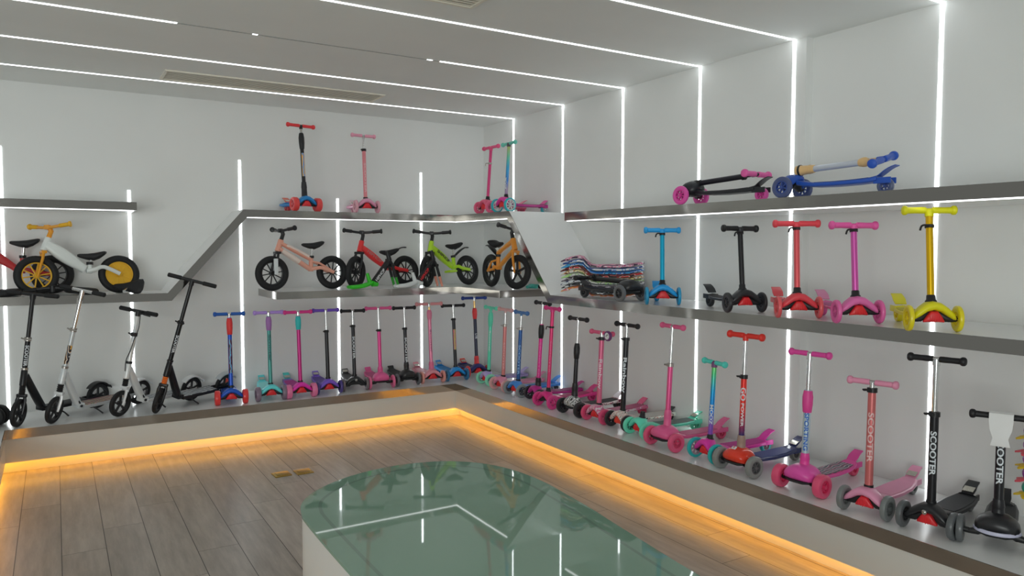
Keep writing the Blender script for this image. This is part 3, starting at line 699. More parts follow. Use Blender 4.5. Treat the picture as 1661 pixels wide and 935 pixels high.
letter_tube('POWER', .0165, .285, .135, .016, M_LETTER, t12, M12, dirang(3.285, 2.911, 180))
kr(3.310, 2.504, -176, .728, .045, .240, .226, .50, 1, dict(cov=(218, 80, 165), wh=(225, 80, 120), hub=(190, 50, 90), ww=.048, rw=.062, stem=(150, 165, 175), kind='sleeve', f=.69, sl=.12, slc=(195, 60, 130), grip=(205, 65, 145), dome=1.12, boot=(208, 65, 145), bootl=.09, red=0, ur=.0125, deck=(215, 70, 150),
   mtape=printed(((45, 45, 60), (190, 70, 120), (45, 45, 60), (200, 200, 210), (45, 45, 60)), 9, 4, seed=.5), txt=('SPORTING', .72, .20, .022, mat((45, 90, 165), .4)), sr=.019, sp=9), 'magenta scooter with fat pink wheels and pale silver stem')
kr(3.290, 2.125, -173, .638, .02, .210, .222, .50, 4, dict(cov=(232, 155, 188), wh=(98, 102, 102), hub=(80, 84, 84), stem=(172, 92, 92), f=.93, grip=(232, 150, 180), metal=1, redc=(190, 40, 50), txt=('SCOOTER', .78, .24, .026, mat((215, 180, 180), .4)), sr=.0185, ww=.030, rw=.060, cw=1.1, tape=(215, 145, 175)), 'light pink scooter with copper stem lettered SCOOTER and metal brake')
kr(3.320, 1.840, -173, .785, .01, .215, .225, .46, 5, dict(cov=(28, 29, 32), wh=(75, 78, 80), hub=(40, 42, 44), stem=(24, 24, 28), f=.63, grip=(26, 26, 30), metal=1, bolt=1, txt=('SCOOTER', .82, .20, .026), sr=.0185, ur=.0125, ww=.030, rw=.061, cw=1.05, tape=(38, 40, 44)), 'tall black scooter lettered SCOOTER with long chrome upper tube and round logo disc')
t16 = kr(3.400, 1.590, -158, .560, .05, .270, .225, .42, 0, dict(cov=(26, 27, 30), wh=(78, 81, 83), hub=(50, 52, 54), stem=(24, 24, 28), kind='single', lever=0, grip=(26, 26, 30), barb=1, dome=1.08, strip=1, boot=(24, 24, 28), bootl=.09, red=0, txt=('SCOOTER', .82, .21, .026), sr=.0185, ww=.030, rw=.060, tape=(36, 38, 41), ta=.05), 'black scooter with rounded front and grey light strip, a paper sheet on its bar')

# white paper folded over the handlebar
pp = empty('paper_sheet', (3.400, 1.590, Z+.56), rad(-158)-PI/2, 'white paper sheet folded over the handlebar of the black scooter at right', 'paper')
bm = new(); sec = []
prof = [(-.020, -.045), (-.022, -.01), (-.016, .018), (0, .024), (.016, .018), (.024, -.012), (.026, -.05), (.034, -.085), (.026, -.120)]
wd = [.040, .042, .044, .044, .044, .044, .040, .028, .036]
rs = []
for (a_, b_), w_ in zip(prof, wd): rs.append([(-w_, a_, b_), (-w_*.3, a_+.002, b_), (w_*.3, a_-.001, b_), (w_, a_, b_), (w_, a_+.0012, b_+.0008), (w_*.3, a_+.0006, b_+.0008), (-w_*.3, a_+.003, b_+.0008), (-w_, a_+.0012, b_+.0008)])
rings(bm, rs, T(0, -.024, 0)); link('sheet', bm, mat((215, 215, 215), .7, name='paper'), pp)

# --- on the top shelf
kick(ZU, 1.862, 6.452, -80, .742, .09, .212, .247, .37, 1, dict(cov=(30, 112, 172), wh=(200, 60, 60), hub=(190, 90, 95), ww=.050, rw=.060, stem=(26, 26, 30), kind='sleeve', f=.90, sl=.14, slc=(24, 24, 28), grip=(190, 48, 52), boot=(26, 26, 30), bootl=.14, metal=1, redc=(200, 45, 50), brk=(190, 80, 60), mbar=M_BLACK,
     sticker=(.62, .30, ((80, 140, 180), (190, 90, 120), (90, 170, 160), (200, 150, 90)))), 'black-stemmed blue scooter with fat red wheels standing on the top shelf', GUP)
kick(ZU, 2.410, 6.455, -91, .700, .08, .205, .220, .36, 3, dict(cov=(232, 160, 192), wh=(226, 165, 180), stem=(190, 115, 122), f=.78, grip=(228, 155, 178), metal=1, redc=(195, 35, 45), txt=('SCOOTER', .74, .27, .018, mat((215, 170, 175), .4)), ur=.009, brk=(230, 200, 210)), 'light pink scooter with copper stem standing on the top shelf', GUP)
kick(ZU, 3.370, 5.990, -178, .608, .077, .203, .255, .40, 0, dict(cov=(225, 95, 130), wh=(222, 95, 130), stem=(180, 55, 105), kind='single', f=.70, grip=(212, 75, 120), sr=.0135, barc=1, mclamp=1, redc=(215, 50, 60)), 'pink scooter with thin magenta stem on the corner of the top shelf', GUP)
kick(ZU, 3.370, 5.660, -174, .605, .068, .190, .220, .47, -7, dict(cov=(205, 60, 145), wh=(40, 150, 160), hub=(175, 180, 180), ri=.78, mstem=gradient(((0, (120, 70, 120)), (.2, (140, 130, 150)), (.35, (60, 110, 175)), (.6, (50, 140, 180)), (.8, (90, 165, 140)), (1, (150, 160, 90))), .115, .58), kind='single', lever=0, grip=(90, 170, 155), mbar=mat((70, 62, 70)),
     txt=('ZOOM', .18, .10, .018), tup=1, sr=.0140, deck=(150, 40, 110), brk=(205, 75, 145), redc=(215, 55, 60), rw=.062, ww=.026), 'scooter with teal wheels and green to purple gradient stem on the top shelf corner', GUP)

# --- mini scooters on the middle right shelf
def km(x, y, psi, H, lean, tr, bw, L, tw, s, label):
    s.update(mini=1, kind='single'); s.setdefault('sr', .0150); s.setdefault('barc', 1); s.setdefault('gr', .0145); s.setdefault('ww', .020); s.setdefault('cw', 1.06)
    return kick(ZM, x, y, psi, H, lean, tr, bw, L, tw, s, label, GMN)
km(3.336, 3.594, -126, .482, .12, .204, .223, .35, 1, dict(cov=(25, 140, 205), wh=(25, 125, 165), stem=(15, 140, 175), stemm=.5, grip=(35, 150, 215), f=.93), 'bright blue mini scooter on the middle right shelf')
km(3.340, 2.927, -112, .479, .125, .208, .215, .46, 4, dict(cov=(32, 33, 36), wh=(28, 29, 32), hub=(40, 41, 44), stem=(26, 26, 29), grip=(30, 31, 34), f=.93), 'black mini scooter on the middle right shelf')
km(3.312, 2.545, -128, .496, .12, .206, .228, .46, 0, dict(cov=(232, 70, 82), wh=(232, 92, 98), stem=(205, 85, 90), stemm=.45, grip=(238, 75, 88), f=.93), 'coral red mini scooter on the middle right shelf')
km(3.325, 2.215, -124, .479, .13, .204, .225, .46, 3, dict(cov=(225, 110, 175), wh=(215, 95, 158), stem=(180, 80, 150), stemm=.6, grip=(235, 95, 170), f=.93, brk=(230, 150, 190)), 'pink mini scooter with metallic magenta stem between the red and yellow ones')
km(3.290, 1.830, -132, .536, .14, .198, .214, .46, 1, dict(cov=(222, 215, 20), wh=(225, 210, 25), hub=(205, 185, 25), stem=(200, 160, 20), stemm=.7, grip=(215, 212, 20), f=.83), 'yellow mini scooter with gold stem on the middle right shelf')

# --- folded scooters lying on the shelves
def kfold(z, x, y, psi, s, label, L=.50, tr=.20, bw=.24):
    s.setdefault('kind', 'clamp'); return kick(z, x, y, psi, .7, 0, tr, bw, L, s.pop('tw', 0), s, label, 'folded scooters lying on the shelves')
kfold(ZR, 3.400, 3.420, 97, dict(cov=(26, 27, 32), wh=(205, 75, 155), hub=(180, 50, 130), stem=(26, 26, 34), fold=86.5, fl=.42, gr=.016, f=.8, grip=(205, 85, 150), mup=M_BLACK, barb=1, red=0, dome=.9, strip=1, rwh=(205, 75, 155), tape=(60, 62, 70)), 'folded black scooter with pink wheels and pink grips on the upper right shelf', .50)
kfold(ZR, 3.430, 2.690, 97, dict(cov=(28, 68, 150), wh=(58, 68, 105), hub=(40, 60, 120), stem=(165, 170, 180), fold=87.5, fz=.150, fl=.44, gr=.016, f=.84, grip=(32, 72, 160), kind='sleeve', sl=.05, slc=(200, 165, 115), boot=(200, 165, 115), bootl=.08, mbar=mat((30, 70, 155)), red=0, rwh=(70, 80, 110), tape=(28, 60, 130), tw=14, ur=.014, mup=mat((200, 165, 115))), 'folded blue scooter with silver stem and tan joints on the upper right shelf', .50)
kfold(ZM, 3.375, 3.955, -88, dict(cov=(27, 28, 31), wh=(85, 87, 90), hub=(45, 46, 48), stem=(24, 24, 27), fold=88, fl=.42, f=.8, grip=(24, 24, 27), mup=M_BLACK, barb=1, dome=1.05, red=0, rwh=(40, 40, 44), tape=(38, 40, 52)), 'folded black scooter with grey wheels in front of the printed decks', .50)
# ------------------------------------------------------------------ large folding scooters at the left
def adult(x, y, psi, L, H, lean, bw, s, label, roll=0, st=0):
    r = empty('folding_scooter', (x, y, PT), rad(psi)-PI/2, label, 'scooter', 'large two-wheeled scooters at the left end of the platform')
    body = mat(s['body'], .35, s.get('met', .2), g=None if sum(s['body']) > 120 else 1.0)
    q = Matrix.Rotation(rad(roll), 4, 'Y')
    R0 = .100
    th = math.atan(lean); C = Vector((0, -.030, .215))
    SS = q @ T(*C) @ R(th, 'X') @ R(rad(st), 'Z') @ R(-th, 'X') @ T(*(-C))
    def wheel(nm, yy):
        Q = SS if yy == 0 else q
        bt, bh = new(), new(); wheel_geo(bt, bh, R0, .030, Q @ T(0, yy, R0), 36, 5, .76)
        cyl(bh, (0, yy, R0), .018, .040, Q, 16, 'X')
        o = link(nm, bt, M_RUBBER, r); link('hub', bh, mat((34, 35, 38), .4, g=1), o)
    wheel('front_wheel', 0); wheel('rear_wheel', -L)
    # steering axis
    M = q @ T(*C) @ R(th, 'X') @ R(rad(st), 'Z'); Ls = (H-.215)/math.cos(th)
    bm = new()
    for sx in (-1, 1):
        tube(bm, [(sx*.024, .002, .092), (sx*.026, -.004, .115), (sx*.027, -.022, .185), (sx*.022, -.028, .208)], [.009, .011, .012, .012], SS, 10, flat=.7)
    box(bm, (0, -.002, .004), (.064, .034, .024), M, .006)
    link('fork', bm, mat(s.get('fork', s['body']), .35, .2, g=None if sum(s.get('fork', s['body'])) > 120 else 1), r)
    bm = new(); pr_ = []
    for k in range(9): pr_.append((0, 0, .016+.007*k))
    tube(bm, pr_, [.022 if k % 2 else .017 for k in range(9)], M, 18); o = link('suspension_bellows', bm, M_RUBBER if not s.get('bell') else mat(s['bell'], .4), r)
    bm = new(); tube(bm, [(0, 0, .072), (0, 0, .078), (0, 0, .185), (0, 0, .19)], [.018, .023, .021, .018], M, 20); link('head_tube', bm, body, r)
    bm = new(); tube(bm, [(0, 0, .187), (0, 0, .19), (0, 0, .204), (0, 0, .207)], [.018, .0235, .0235, .018], M, 18); link('headset_ring', bm, M_DULLMETAL if s.get('ring') else M_BLACK, r)
    # neck beam from the head tube down to the deck
    a = q @ T(*C) @ R(th, 'X') @ Vector((0, -.012, .150)); b_ = q @ Vector((0, -.185, .112))
    rs = []
    for k in range(6):
        p = a.lerp(b_, k/5); p.z -= .010*math.sin(PI*k/5); d = (b_-a).normalized(); n = Vector((0, d.z, -d.y))
        w, t_ = .015+.012*(k/5), .022+.004*math.sin(PI*k/5)
        rs.append([p+Vector((u, 0, 0))+n*v for u, v in sup(w, t_, 4, 16)])
    bm = new(); rings(bm, rs); box(bm, (0, -.195, .100), (.075, .055, .034), q, .006)
    link('neck', bm, body, r)
    bm = new(); tube(bm, smooth_path([(-.03, -.185, .118), (-.02, -.175, .140), (.0, -.165, .150), (.02, -.160, .165)], 3), .006, q, 8); cyl(bm, (0, -.19, .100), .010, .090, q, 14, 'X'); link('folding_latch', bm, M_BLACK, r)
    # deck
    dk = mat(s.get('deck', s['body']), .4, .2, g=None if sum(s.get('deck', s['body'])) > 120 else 1)
    bm = new(); box(bm, (0, (-.20-L+.115)/2, .092), (.115, L-.115-.20, .024), q, .006)
    for sx in (-1, 1): box(bm, (sx*.026, -L+.045, .098), (.012, .150, .022), q, .004)
    do = link('deck', bm, dk, r)
    bm = new(); box(bm, (0, (-.20-L+.115)/2, .1050), (.098, L-.115-.24, .003), q, .001); link('grip_tape', bm, s['tape'], do)
    # fender brake
    bm = new(); rs = []
    for k in range(12):
        an = rad(38+118*k/11); rf = R0+.013+(.012 if k > 9 else 0); yy = -L+math.cos(an)*rf; zz_ = R0+math.sin(an)*rf; hw = .024
        rs.append([(-hw, yy, zz_), (-hw, yy+math.cos(an)*-.010, zz_-math.sin(an)*.010), (-hw+.003, yy-math.cos(an)*.010, zz_-math.sin(an)*.010), (-hw+.003, yy-math.cos(an)*.003, zz_-math.sin(an)*.003),
                   (hw-.003, yy-math.cos(an)*.003, zz_-math.sin(an)*.003), (hw-.003, yy-math.cos(an)*.010, zz_-math.sin(an)*.010), (hw, yy+math.cos(an)*-.010, zz_-math.sin(an)*.010), (hw, yy, zz_)])
    rings(bm, rs, q); link('rear_fender', bm, mat(s['fend'], .4, g=None if sum(s['fend']) > 120 else 1), r)
    # kickstand
    bm = new(); box(bm, (-.02, -.30, .074), (.03, .05, .02), q, .003); tube(bm, [(-.03, -.30, .072), (-.062, -.325, .045), (-.082, -.345, .010+.082*math.tan(abs(rad(roll))))], [.008, .0055, .0065], q, 8); link('kickstand', bm, M_BLACK, r)
    # stem
    h1 = s.get('h1', .6)*Ls
    bm = new(); tube(bm, [(0, 0, .19), (0, 0, h1)], .0175, M, 20); so = link('stem', bm, mat(s.get('stem', s['body']), .3, .3, g=None if sum(s.get('stem', s['body'])) > 120 else 1), r)
    bm = new(); tube(bm, [(0, 0, h1-.02), (0, 0, Ls)], .0145, M, 18); link('upper_tube', bm, M_CHROME if s.get('chr') else mat(s.get('up', (26, 27, 30)), .35, g=1 if sum(s.get('up', (26, 27, 30))) < 130 else None), so)
    bm = new(); tube(bm, [(0, 0, h1-.016), (0, 0, h1-.014), (0, 0, h1+.012), (0, 0, h1+.014)], [.018, .0235, .0235, .016], M, 18); tube(bm, [(-.034, .02, h1), (-.012, .026, h1), (.012, .026, h1), (.036, .018, h1+.004)], .006, M, 8); link('clamp', bm, M_DULLMETAL if s.get('ring') else M_BLACK, so)
    if s.get('txt'): letter_tube(s['txt'][0], .0175, s['txt'][1]*Ls, s['txt'][2], s['txt'][3], M_LETTER, so, M, s.get('ta', .35))
    if s.get('sticker'):
        za, zb_, cols = s['sticker']; bm = new(); A = []
        for k in range(9):
            an = rad(-55+14*k)+s.get('ta', .35); A.append([(-math.sin(an)*(.0175+e), math.cos(an)*(.0175+e)) for e in (.0003, .0011)])
        prism(bm, [p[1] for p in A]+[p[0] for p in A[::-1]], zb_*Ls, za*Ls, M); link('sticker', bm, printed(cols, 12, 4, .3, 'sticker_print'), so)
    HM = M @ T(0, 0, Ls)
    bm = new(); tube(bm, [(-bw*.27, 0, 0), (bw*.27, 0, 0)], .0125, HM, 16); cyl(bm, (0, 0, -.018), .0185, .040, HM, 18); ho = link('handlebar', bm, M_CHROME if s.get('chr') else M_BLACK, r)
    for sx in (-1, 1):
        bm = new(); lathe(bm, [(.013, sx*bw*.22), (.0165, sx*(bw*.22+.003)), (.0165, sx*(bw/2-.004)), (.013, sx*bw/2)], HM, 18); link('grip', bm, M_RUBBER, ho)
    if s.get('cable'):
        bm = new(); tube(bm, smooth_path([(-.03, .02, 0), (-.06, .045, -.02), (-.072, .05, -.12), (-.035, .035, -.22), (-.012, .024, -.30), (.010, .024, -.38), (.0, .026, -.46)], 5), .0032, HM, 7); link('brake_cable', bm, M_BLACK, r)
        bm = new(); tube(bm, smooth_path([(-.05, .012, -.004), (-.08, .035, -.012), (-.14, .036, -.016)], 4), .006, HM, 8); box(bm, (-.04, .006, -.004), (.026, .034, .03), HM, .004); link('brake_lever', bm, M_BLACK, ho)
    return r
TP = printed(((30, 30, 34), (35, 35, 38), (28, 28, 32)), 9, 3, .6, 'grip_surface')
TPC = printed(((60, 58, 62), (170, 90, 110), (50, 45, 50), (195, 185, 90), (150, 140, 150), (40, 36, 42)), 7, 3, .5, 'graphic_grip', 2.0)
TPW = printed(((150, 155, 158), (60, 62, 66), (170, 175, 178), (45, 46, 50)), 11, 3, .5, 'bw_graphic_grip', 1.0)
adult(-.262, 6.340, -141, .67, .945, .10, .345, roll=-4, st=27, s=dict(body=(26, 27, 31), stem=(26, 27, 31), fend=(28, 29, 32), tape=TP, h1=.56, ring=1, txt=('SCOOTER', .50, .15, .024), ta=.5), label='black folding scooter furthest left, lettered SCOOTER on its stem')
adult(-.045, 6.335, -144, .74, .975, .16, .330, roll=-9, st=24, s=dict(body=(178, 182, 184), fork=(188, 190, 192), stem=(168, 172, 174), deck=(150, 152, 154), fend=(185, 188, 190), tape=TPC, h1=.62, chr=1, ring=1, sticker=(.47, .29, ((35, 32, 36), (200, 150, 70), (190, 190, 190), (35, 32, 36))), ta=.5), label='silver white folding scooter with chrome upper tube and colourful deck graphic')
adult(.385, 6.335, -147, .66, .800, .14, .340, roll=-7, st=10, s=dict(body=(200, 202, 202), fork=(196, 198, 200), stem=(205, 207, 207), up=(205, 207, 207), deck=(180, 182, 184), fend=(200, 203, 204), tape=TPW, h1=.70, txt=('SCOOTER', .82, .13, .020), cable=1, ta=.5), label='white folding scooter with a hand brake cable, shortest of the large ones')
adult(.640, 6.325, -143, .70, 1.045, .17, .370, roll=-12, st=28, s=dict(body=(26, 27, 31), stem=(26, 27, 31), fend=(150, 155, 158), tape=TPW, h1=.60, bell=(225, 110, 35), ring=0, txt=('SCOOTER', .48, .14, .022), ta=.5), label='black folding scooter with an orange band on its fork, tallest of the large ones')

# ------------------------------------------------------------------ balance bikes
def bwheel(r, nm, M, rim, R0=.148, spokes=10, solid=False):
    bt, bh = new(), new(); n = 40
    prof = []
    for k in range(12):
        a = 2*PI*k/12; prof.append((R0-.027+.027*math.cos(a), .024*math.sin(a)))
    lathe(bt, prof, M, n, True)
    ri = R0-.052
    lathe(bh, [(ri-.006, -.011), (ri+.008, -.013), (ri+.008, .013), (ri-.006, .011)], M, n, True)
    cyl(bh, (0, 0, 0), .020, .046, M, 16, 'X'); L = ri-.012
    for k in range(spokes):
        w = .009 if spokes > 6 else .020
        box(bh, (0, 0, .012+L/2), (.010, w, L), M @ R(2*PI*k/spokes+.15, 'X'), .002)
    if solid: lathe(bh, [(.02, -.003), (ri-.004, -.003), (ri-.004, .003), (.02, .003)], M, n, True)
    o = link(nm, bt, M_RUBBER, r); link('rim', bh, mat(rim, .4, g=None if sum(rim) > 120 else 1), o)
def bike(xf, yf, xr, yr, z, s, label, steer=0, k=1.0, roll=0, bt=0):
    d = Vector((xf-xr, yf-yr)); wb = d.length/k; psi = math.atan2(d.y, d.x)
    r = empty('balance_bike', ((xf+xr)/2, (yf+yr)/2, z), psi-PI/2, label, 'bicycle', 'balance bikes on the shelves')
    r.scale = (k, k, k); r.rotation_euler = (0, rad(roll), psi-PI/2)
    R0 = .148; F = wb/2
    fr = mat(s['fr'], s.get('frr', .35), coat=.2, g=None if sum(s['fr']) > 120 else 1); fr2 = mat(s.get('fr2', s['fr']), .35, g=None if sum(s.get('fr2', s['fr'])) > 120 else 1)
    fk = mat(s.get('fork', (30, 30, 33)), .35, g=None if sum(s.get('fork', (30, 30, 33))) > 120 else 1)
    bwheel(r, 'rear_wheel', T(0, -F, R0), s.get('rim', (34, 35, 38)), spokes=s.get('sp', 10), solid=s.get('solid', False))
    # steering group turns about the head axis
    hb = Vector((0, F-.052, .335)); ht = Vector((0, F-.088, .43)); ax = (ht-hb).normalized()
    S = T(*hb) @ Matrix.Rotation(rad(steer), 4, ax) @ T(*(-hb))
    bwheel(r, 'front_wheel', S @ T(0, F, R0), s.get('rim', (34, 35, 38)), spokes=s.get('sp', 10))
    bm = new()
    for sx in (-1, 1):
        tube(bm, [(sx*.038, F, R0-.012), (sx*.038, F-.004, R0+.01), (sx*.038, F-.036, .27), (sx*.030, F-.046, .315)], [.008, .011, .013, .013], S, 10, flat=.8)
    box(bm, (0, F-.049, .322), (.085, .036, .022), S, .006)
    fo = link('fork', bm, fk, r)
    if s.get('bootc'):
        bm = new()
        for sx in (-1, 1): box(bm, (sx*.042, F-.017, .205), (.018, .034, .135), S @ T(0, 0, 0), .004)
        o = link('fork_cover', bm, mat(s['bootc'], .4), fo)
    hv = lambda t: hb.lerp(ht, t)
    bm = new(); tube(bm, [hv(-.02), hv(0), hv(1), hv(1.02)], [.020, .024, .024, .020], I4, 20); link('head_tube', bm, fr2 if s.get('fr2h') else fr, r)
    top = ht+ax*.075
    bm = new(); tube(bm, [hv(.95), ht+ax*.02, ht+ax*.06], [.018, .017, .016], S, 14)
    tube(bm, smooth_path([ht+ax*.05, ht+ax*.07+Vector((0, .012, .004)), top+Vector((0, .028, .006))], 3), .017, S, 12)
    so = link('handlebar_stem', bm, mat(s.get('stemc', (30, 30, 33)), .35, g=None if s.get('stemc') else 1), r)
    BC = S @ T(*(top+Vector((0, .030, .010)))) @ R(rad(bt), 'Z'); bw = s.get('bw', .36)
    bm = new(); tube(bm, smooth_path([(-bw*.36, -.018, .012), (-bw*.12, 0, 0), (bw*.12, 0, 0), (bw*.36, -.018, .012)], 4), .0115, BC, 12); box(bm, (0, .002, 0), (.040, .030, .034), BC, .006)
    ho = link('handlebar', bm, mat(s.get('barc', (30, 30, 33)), .35, g=None if s.get('barc') else 1), r)
    for sx in (-1, 1):
        bm = new(); A = Vector((sx*bw*.26, -.010, .007)); B = Vector((sx*bw*.5, -.028, .017))
        tube(bm, [A, A.lerp(B, .06), A.lerp(B, .8), A.lerp(B, .84), A.lerp(B, .9), A.lerp(B, 1), B+(B-A)*.04], [.012, .0155, .0155, .019, .0225, .0215, .012], BC, 16); link('grip', bm, mat(s.get('gripc', (28, 28, 31)), .5, g=None if s.get('gripc') else 1), ho)
    # frame
    v = Vector((0, F-.345, .175)); sc_ = Vector((0, F-.352, s.get('sc', .285))); ra = Vector((0, -F, R0))
    bm = new(); stl = s.get('style', 'beam')
    if stl == 'twin':
        for p0, p1, rr_ in ((hv(.75), sc_+Vector((0, .01, -.02)), .015), (hv(.25), v, .019)):
            for sx in (-1, 1): tube(bm, [p0+Vector((sx*.010, 0, 0)), p0.lerp(p1, .5)+Vector((sx*.014, 0, 0)), p1+Vector((sx*.010, 0, 0))], rr_, I4, 12)
    elif stl == 'tri':
        a0, a1 = hv(.85), hv(.1)
        for p0, p1 in ((a0, sc_+Vector((0, 0, .02))), (a1, v+Vector((0, .0, 0)))):
            rs = []
            for i in range(4):
                p = p0.lerp(p1, i/3); rs.append([p+Vector((u, 0, w)) for u, w in sup(.017, .019, 4, 14)])
            rings(bm, rs)
    else:
        p0, p1 = hv(.5), v+Vector((0, .03, .015)); dd = (p1-p0).normalized(); n = Vector((0, -dd.z, dd.y)); bs = s.get('beam', .030)*1.12; rs = []
        for i in range(8):
            q_ = i/7; p = p0.lerp(p1, q_); t_ = bs*(.75+.35*math.sin(PI*min(1, q_*1.1))); rs.append([p+Vector((u, 0, 0))+n*w for u, w in sup(t_*.8, t_, 3, 18)])
        rings(bm, rs)
        if s.get('foot'): box(bm, tuple(v+Vector((0, .045, -.035))), (.075, .11, .022), I4, .008)
    tube(bm, [v+Vector((0, 0, -.015)), sc_], [.021, .018], I4, 14)
    for sx in (-1, 1):
        tube(bm, smooth_path([v+Vector((sx*.012, .015, 0)), v+Vector((sx*.030, -.035, .010)), ra+Vector((sx*.034, .11, .020+s.get('arch', 0))), ra+Vector((sx*.034, 0, 0))], 4), .0125, I4, 10, flat=1.25)
        if stl in ('twin', 'tri'): tube(bm, [sc_+Vector((sx*.012, 0, -.04)), sc_+Vector((sx*.032, -.06, -.055)), ra+Vector((sx*.034, 0, .004))], .0095, I4, 10)
    fo_ = link('frame', bm, fr, r)
    if s.get('sleeve2'):
        bm = new()
        for sx in (-1, 1): tube(bm, [hv(.25).lerp(v, .10)+Vector((sx*.011, 0, 0)), hv(.25).lerp(v, .62)+Vector((sx*.014, 0, 0))], .0215, I4, 12)
        for sx in (-1, 1): tube(bm, [hv(.75).lerp(sc_, .18)+Vector((sx*.011, 0, 0)), hv(.75).lerp(sc_, .9)+Vector((sx*.012, 0, -.01))], .0172, I4, 12)
        link('tube_cover', bm, mat(s['sleeve2'], .35), fo_)
    if s.get('txt'):
        p0, p1 = hv(.5), v+Vector((0, .03, .015)); dd = (p1-p0).normalized()
        for sx in (-1, 1):
            up_ = Vector((0, -dd.z, dd.y)); 
            if up_.z < 0: up_ = -up_
            xx = dd if sx == s.get('side', -1) else dd
            zz_ = xx.cross(up_)
            Mx = Matrix((xx, up_, zz_)).transposed().to_4x4(); off = zz_*.0315*(s.get('beam', .03)/.03)
            if (zz_.x > 0) != (sx > 0): 
                Mx = Matrix((-xx, up_, -zz_)).transposed().to_4x4(); off = -off; Mx = T(*(p0.lerp(p1, .80)+off)) @ Mx
            else: Mx = T(*(p0.lerp(p1, .22)+off)) @ Mx
            letter_flat(s['txt'], Mx, (p1-p0).length*.56, .030, mat(s.get('txtc', (30, 32, 34)), .4, g=1), fo_)
    # saddle
    bm = new(); tube(bm, [sc_+Vector((0, 0, -.03)), sc_+Vector((0, -.012, s.get('post', .095)-.01))], .0125, I4, 14); po = link('seat_post', bm, M_CHROME, r)
    bm = new(); cyl(bm, tuple(sc_), .024, .022, I4, 18); link('seat_clamp', bm, M_BLACK, po)
    bm = new(); c = sc_+Vector((0, -.014, s.get('post', .095)))
    loft_y(bm, [(c.y+.095, .012, .008, c.z+.012), (c.y+.082, .020, .014, c.z+.010), (c.y+.035, .028, .023, c.z+.002), (c.y-.015, .040, .030, c.z), (c.y-.055, .058, .026, c.z+.012), (c.y-.085, .056, .018, c.z+.026), (c.y-.100, .034, .009, c.z+.032)], p=2.4)
    link('saddle', bm, mat((24, 25, 28), .6, g=1), r)
    if s.get('guard'):
        bm = new(); rs = []
        for i in range(10):
            q_ = i/9; yy = sc_.y-.02-.20*q_; zz_ = .285+.085*math.sin(q_*PI*.55)+.0*q_; hw = .012+.014*math.sin(PI*min(1, q_*1.2)); rs.append([(-hw, yy, zz_), (hw, yy, zz_), (hw, yy, zz_+.006), (0, yy, zz_+.012), (-hw, yy, zz_+.006)])
        rings(bm, rs); link('mudguard', bm, M_BLACK, r)
    return r
ZK = ZM
bike(1.56, 6.42, 2.10, 6.49, ZK, dict(fr=(225, 160, 140), fr2=(225, 150, 130), sleeve2=(205, 190, 182), bootc=(195, 200, 202), style='twin', arch=.02), 'peach and grey twin-tube balance bike at the left end of the corner shelf', steer=4, roll=3, bt=6)
bike(2.315, 6.44, 2.845, 6.56, ZK, dict(fr=(190, 40, 42), fr2=(190, 40, 42), style='beam', beam=.027, guard=1, sc=.255, post=.065, fork=(28, 29, 32), txt='HIPHOP', txtc=(200, 120, 120)), 'red and black balance bike with rear mudguard on the corner shelf', steer=27, roll=9, bt=15)
bike(2.995, 6.38, 3.50, 6.54, ZK, dict(fr=(165, 205, 40), beam=.030, guard=1, foot=1, txt='SHIPHOP', arch=0), 'lime green balance bike in the middle of the corner shelf', steer=27, roll=9, bt=15)
bike(3.485, 5.60, 3.500, 6.10, ZK, dict(fr=(232, 150, 50), style='tri', fork=(232, 150, 50), sp=5, guard=1), 'orange balance bike on the corner shelf beside the slanting steel band', steer=20, k=1.04)
bike(-.116, 6.52, .43, 6.60, ZL, dict(fr=(195, 200, 198), beam=.038, fork=(240, 165, 40), rim=(245, 190, 40), stemc=(240, 160, 35), barc=(240, 170, 70), gripc=(240, 185, 40), arch=.035, bw=.33, solid=True, sc=.235, post=.05), 'white and yellow balance bike on the left shelf', steer=4, roll=7, bt=42)
bike(-.560, 6.76, -.02, 6.78, ZL, dict(fr=(160, 35, 38), beam=.028, fork=(28, 29, 32)), 'dark red and black balance bike behind the white and yellow one', steer=0)

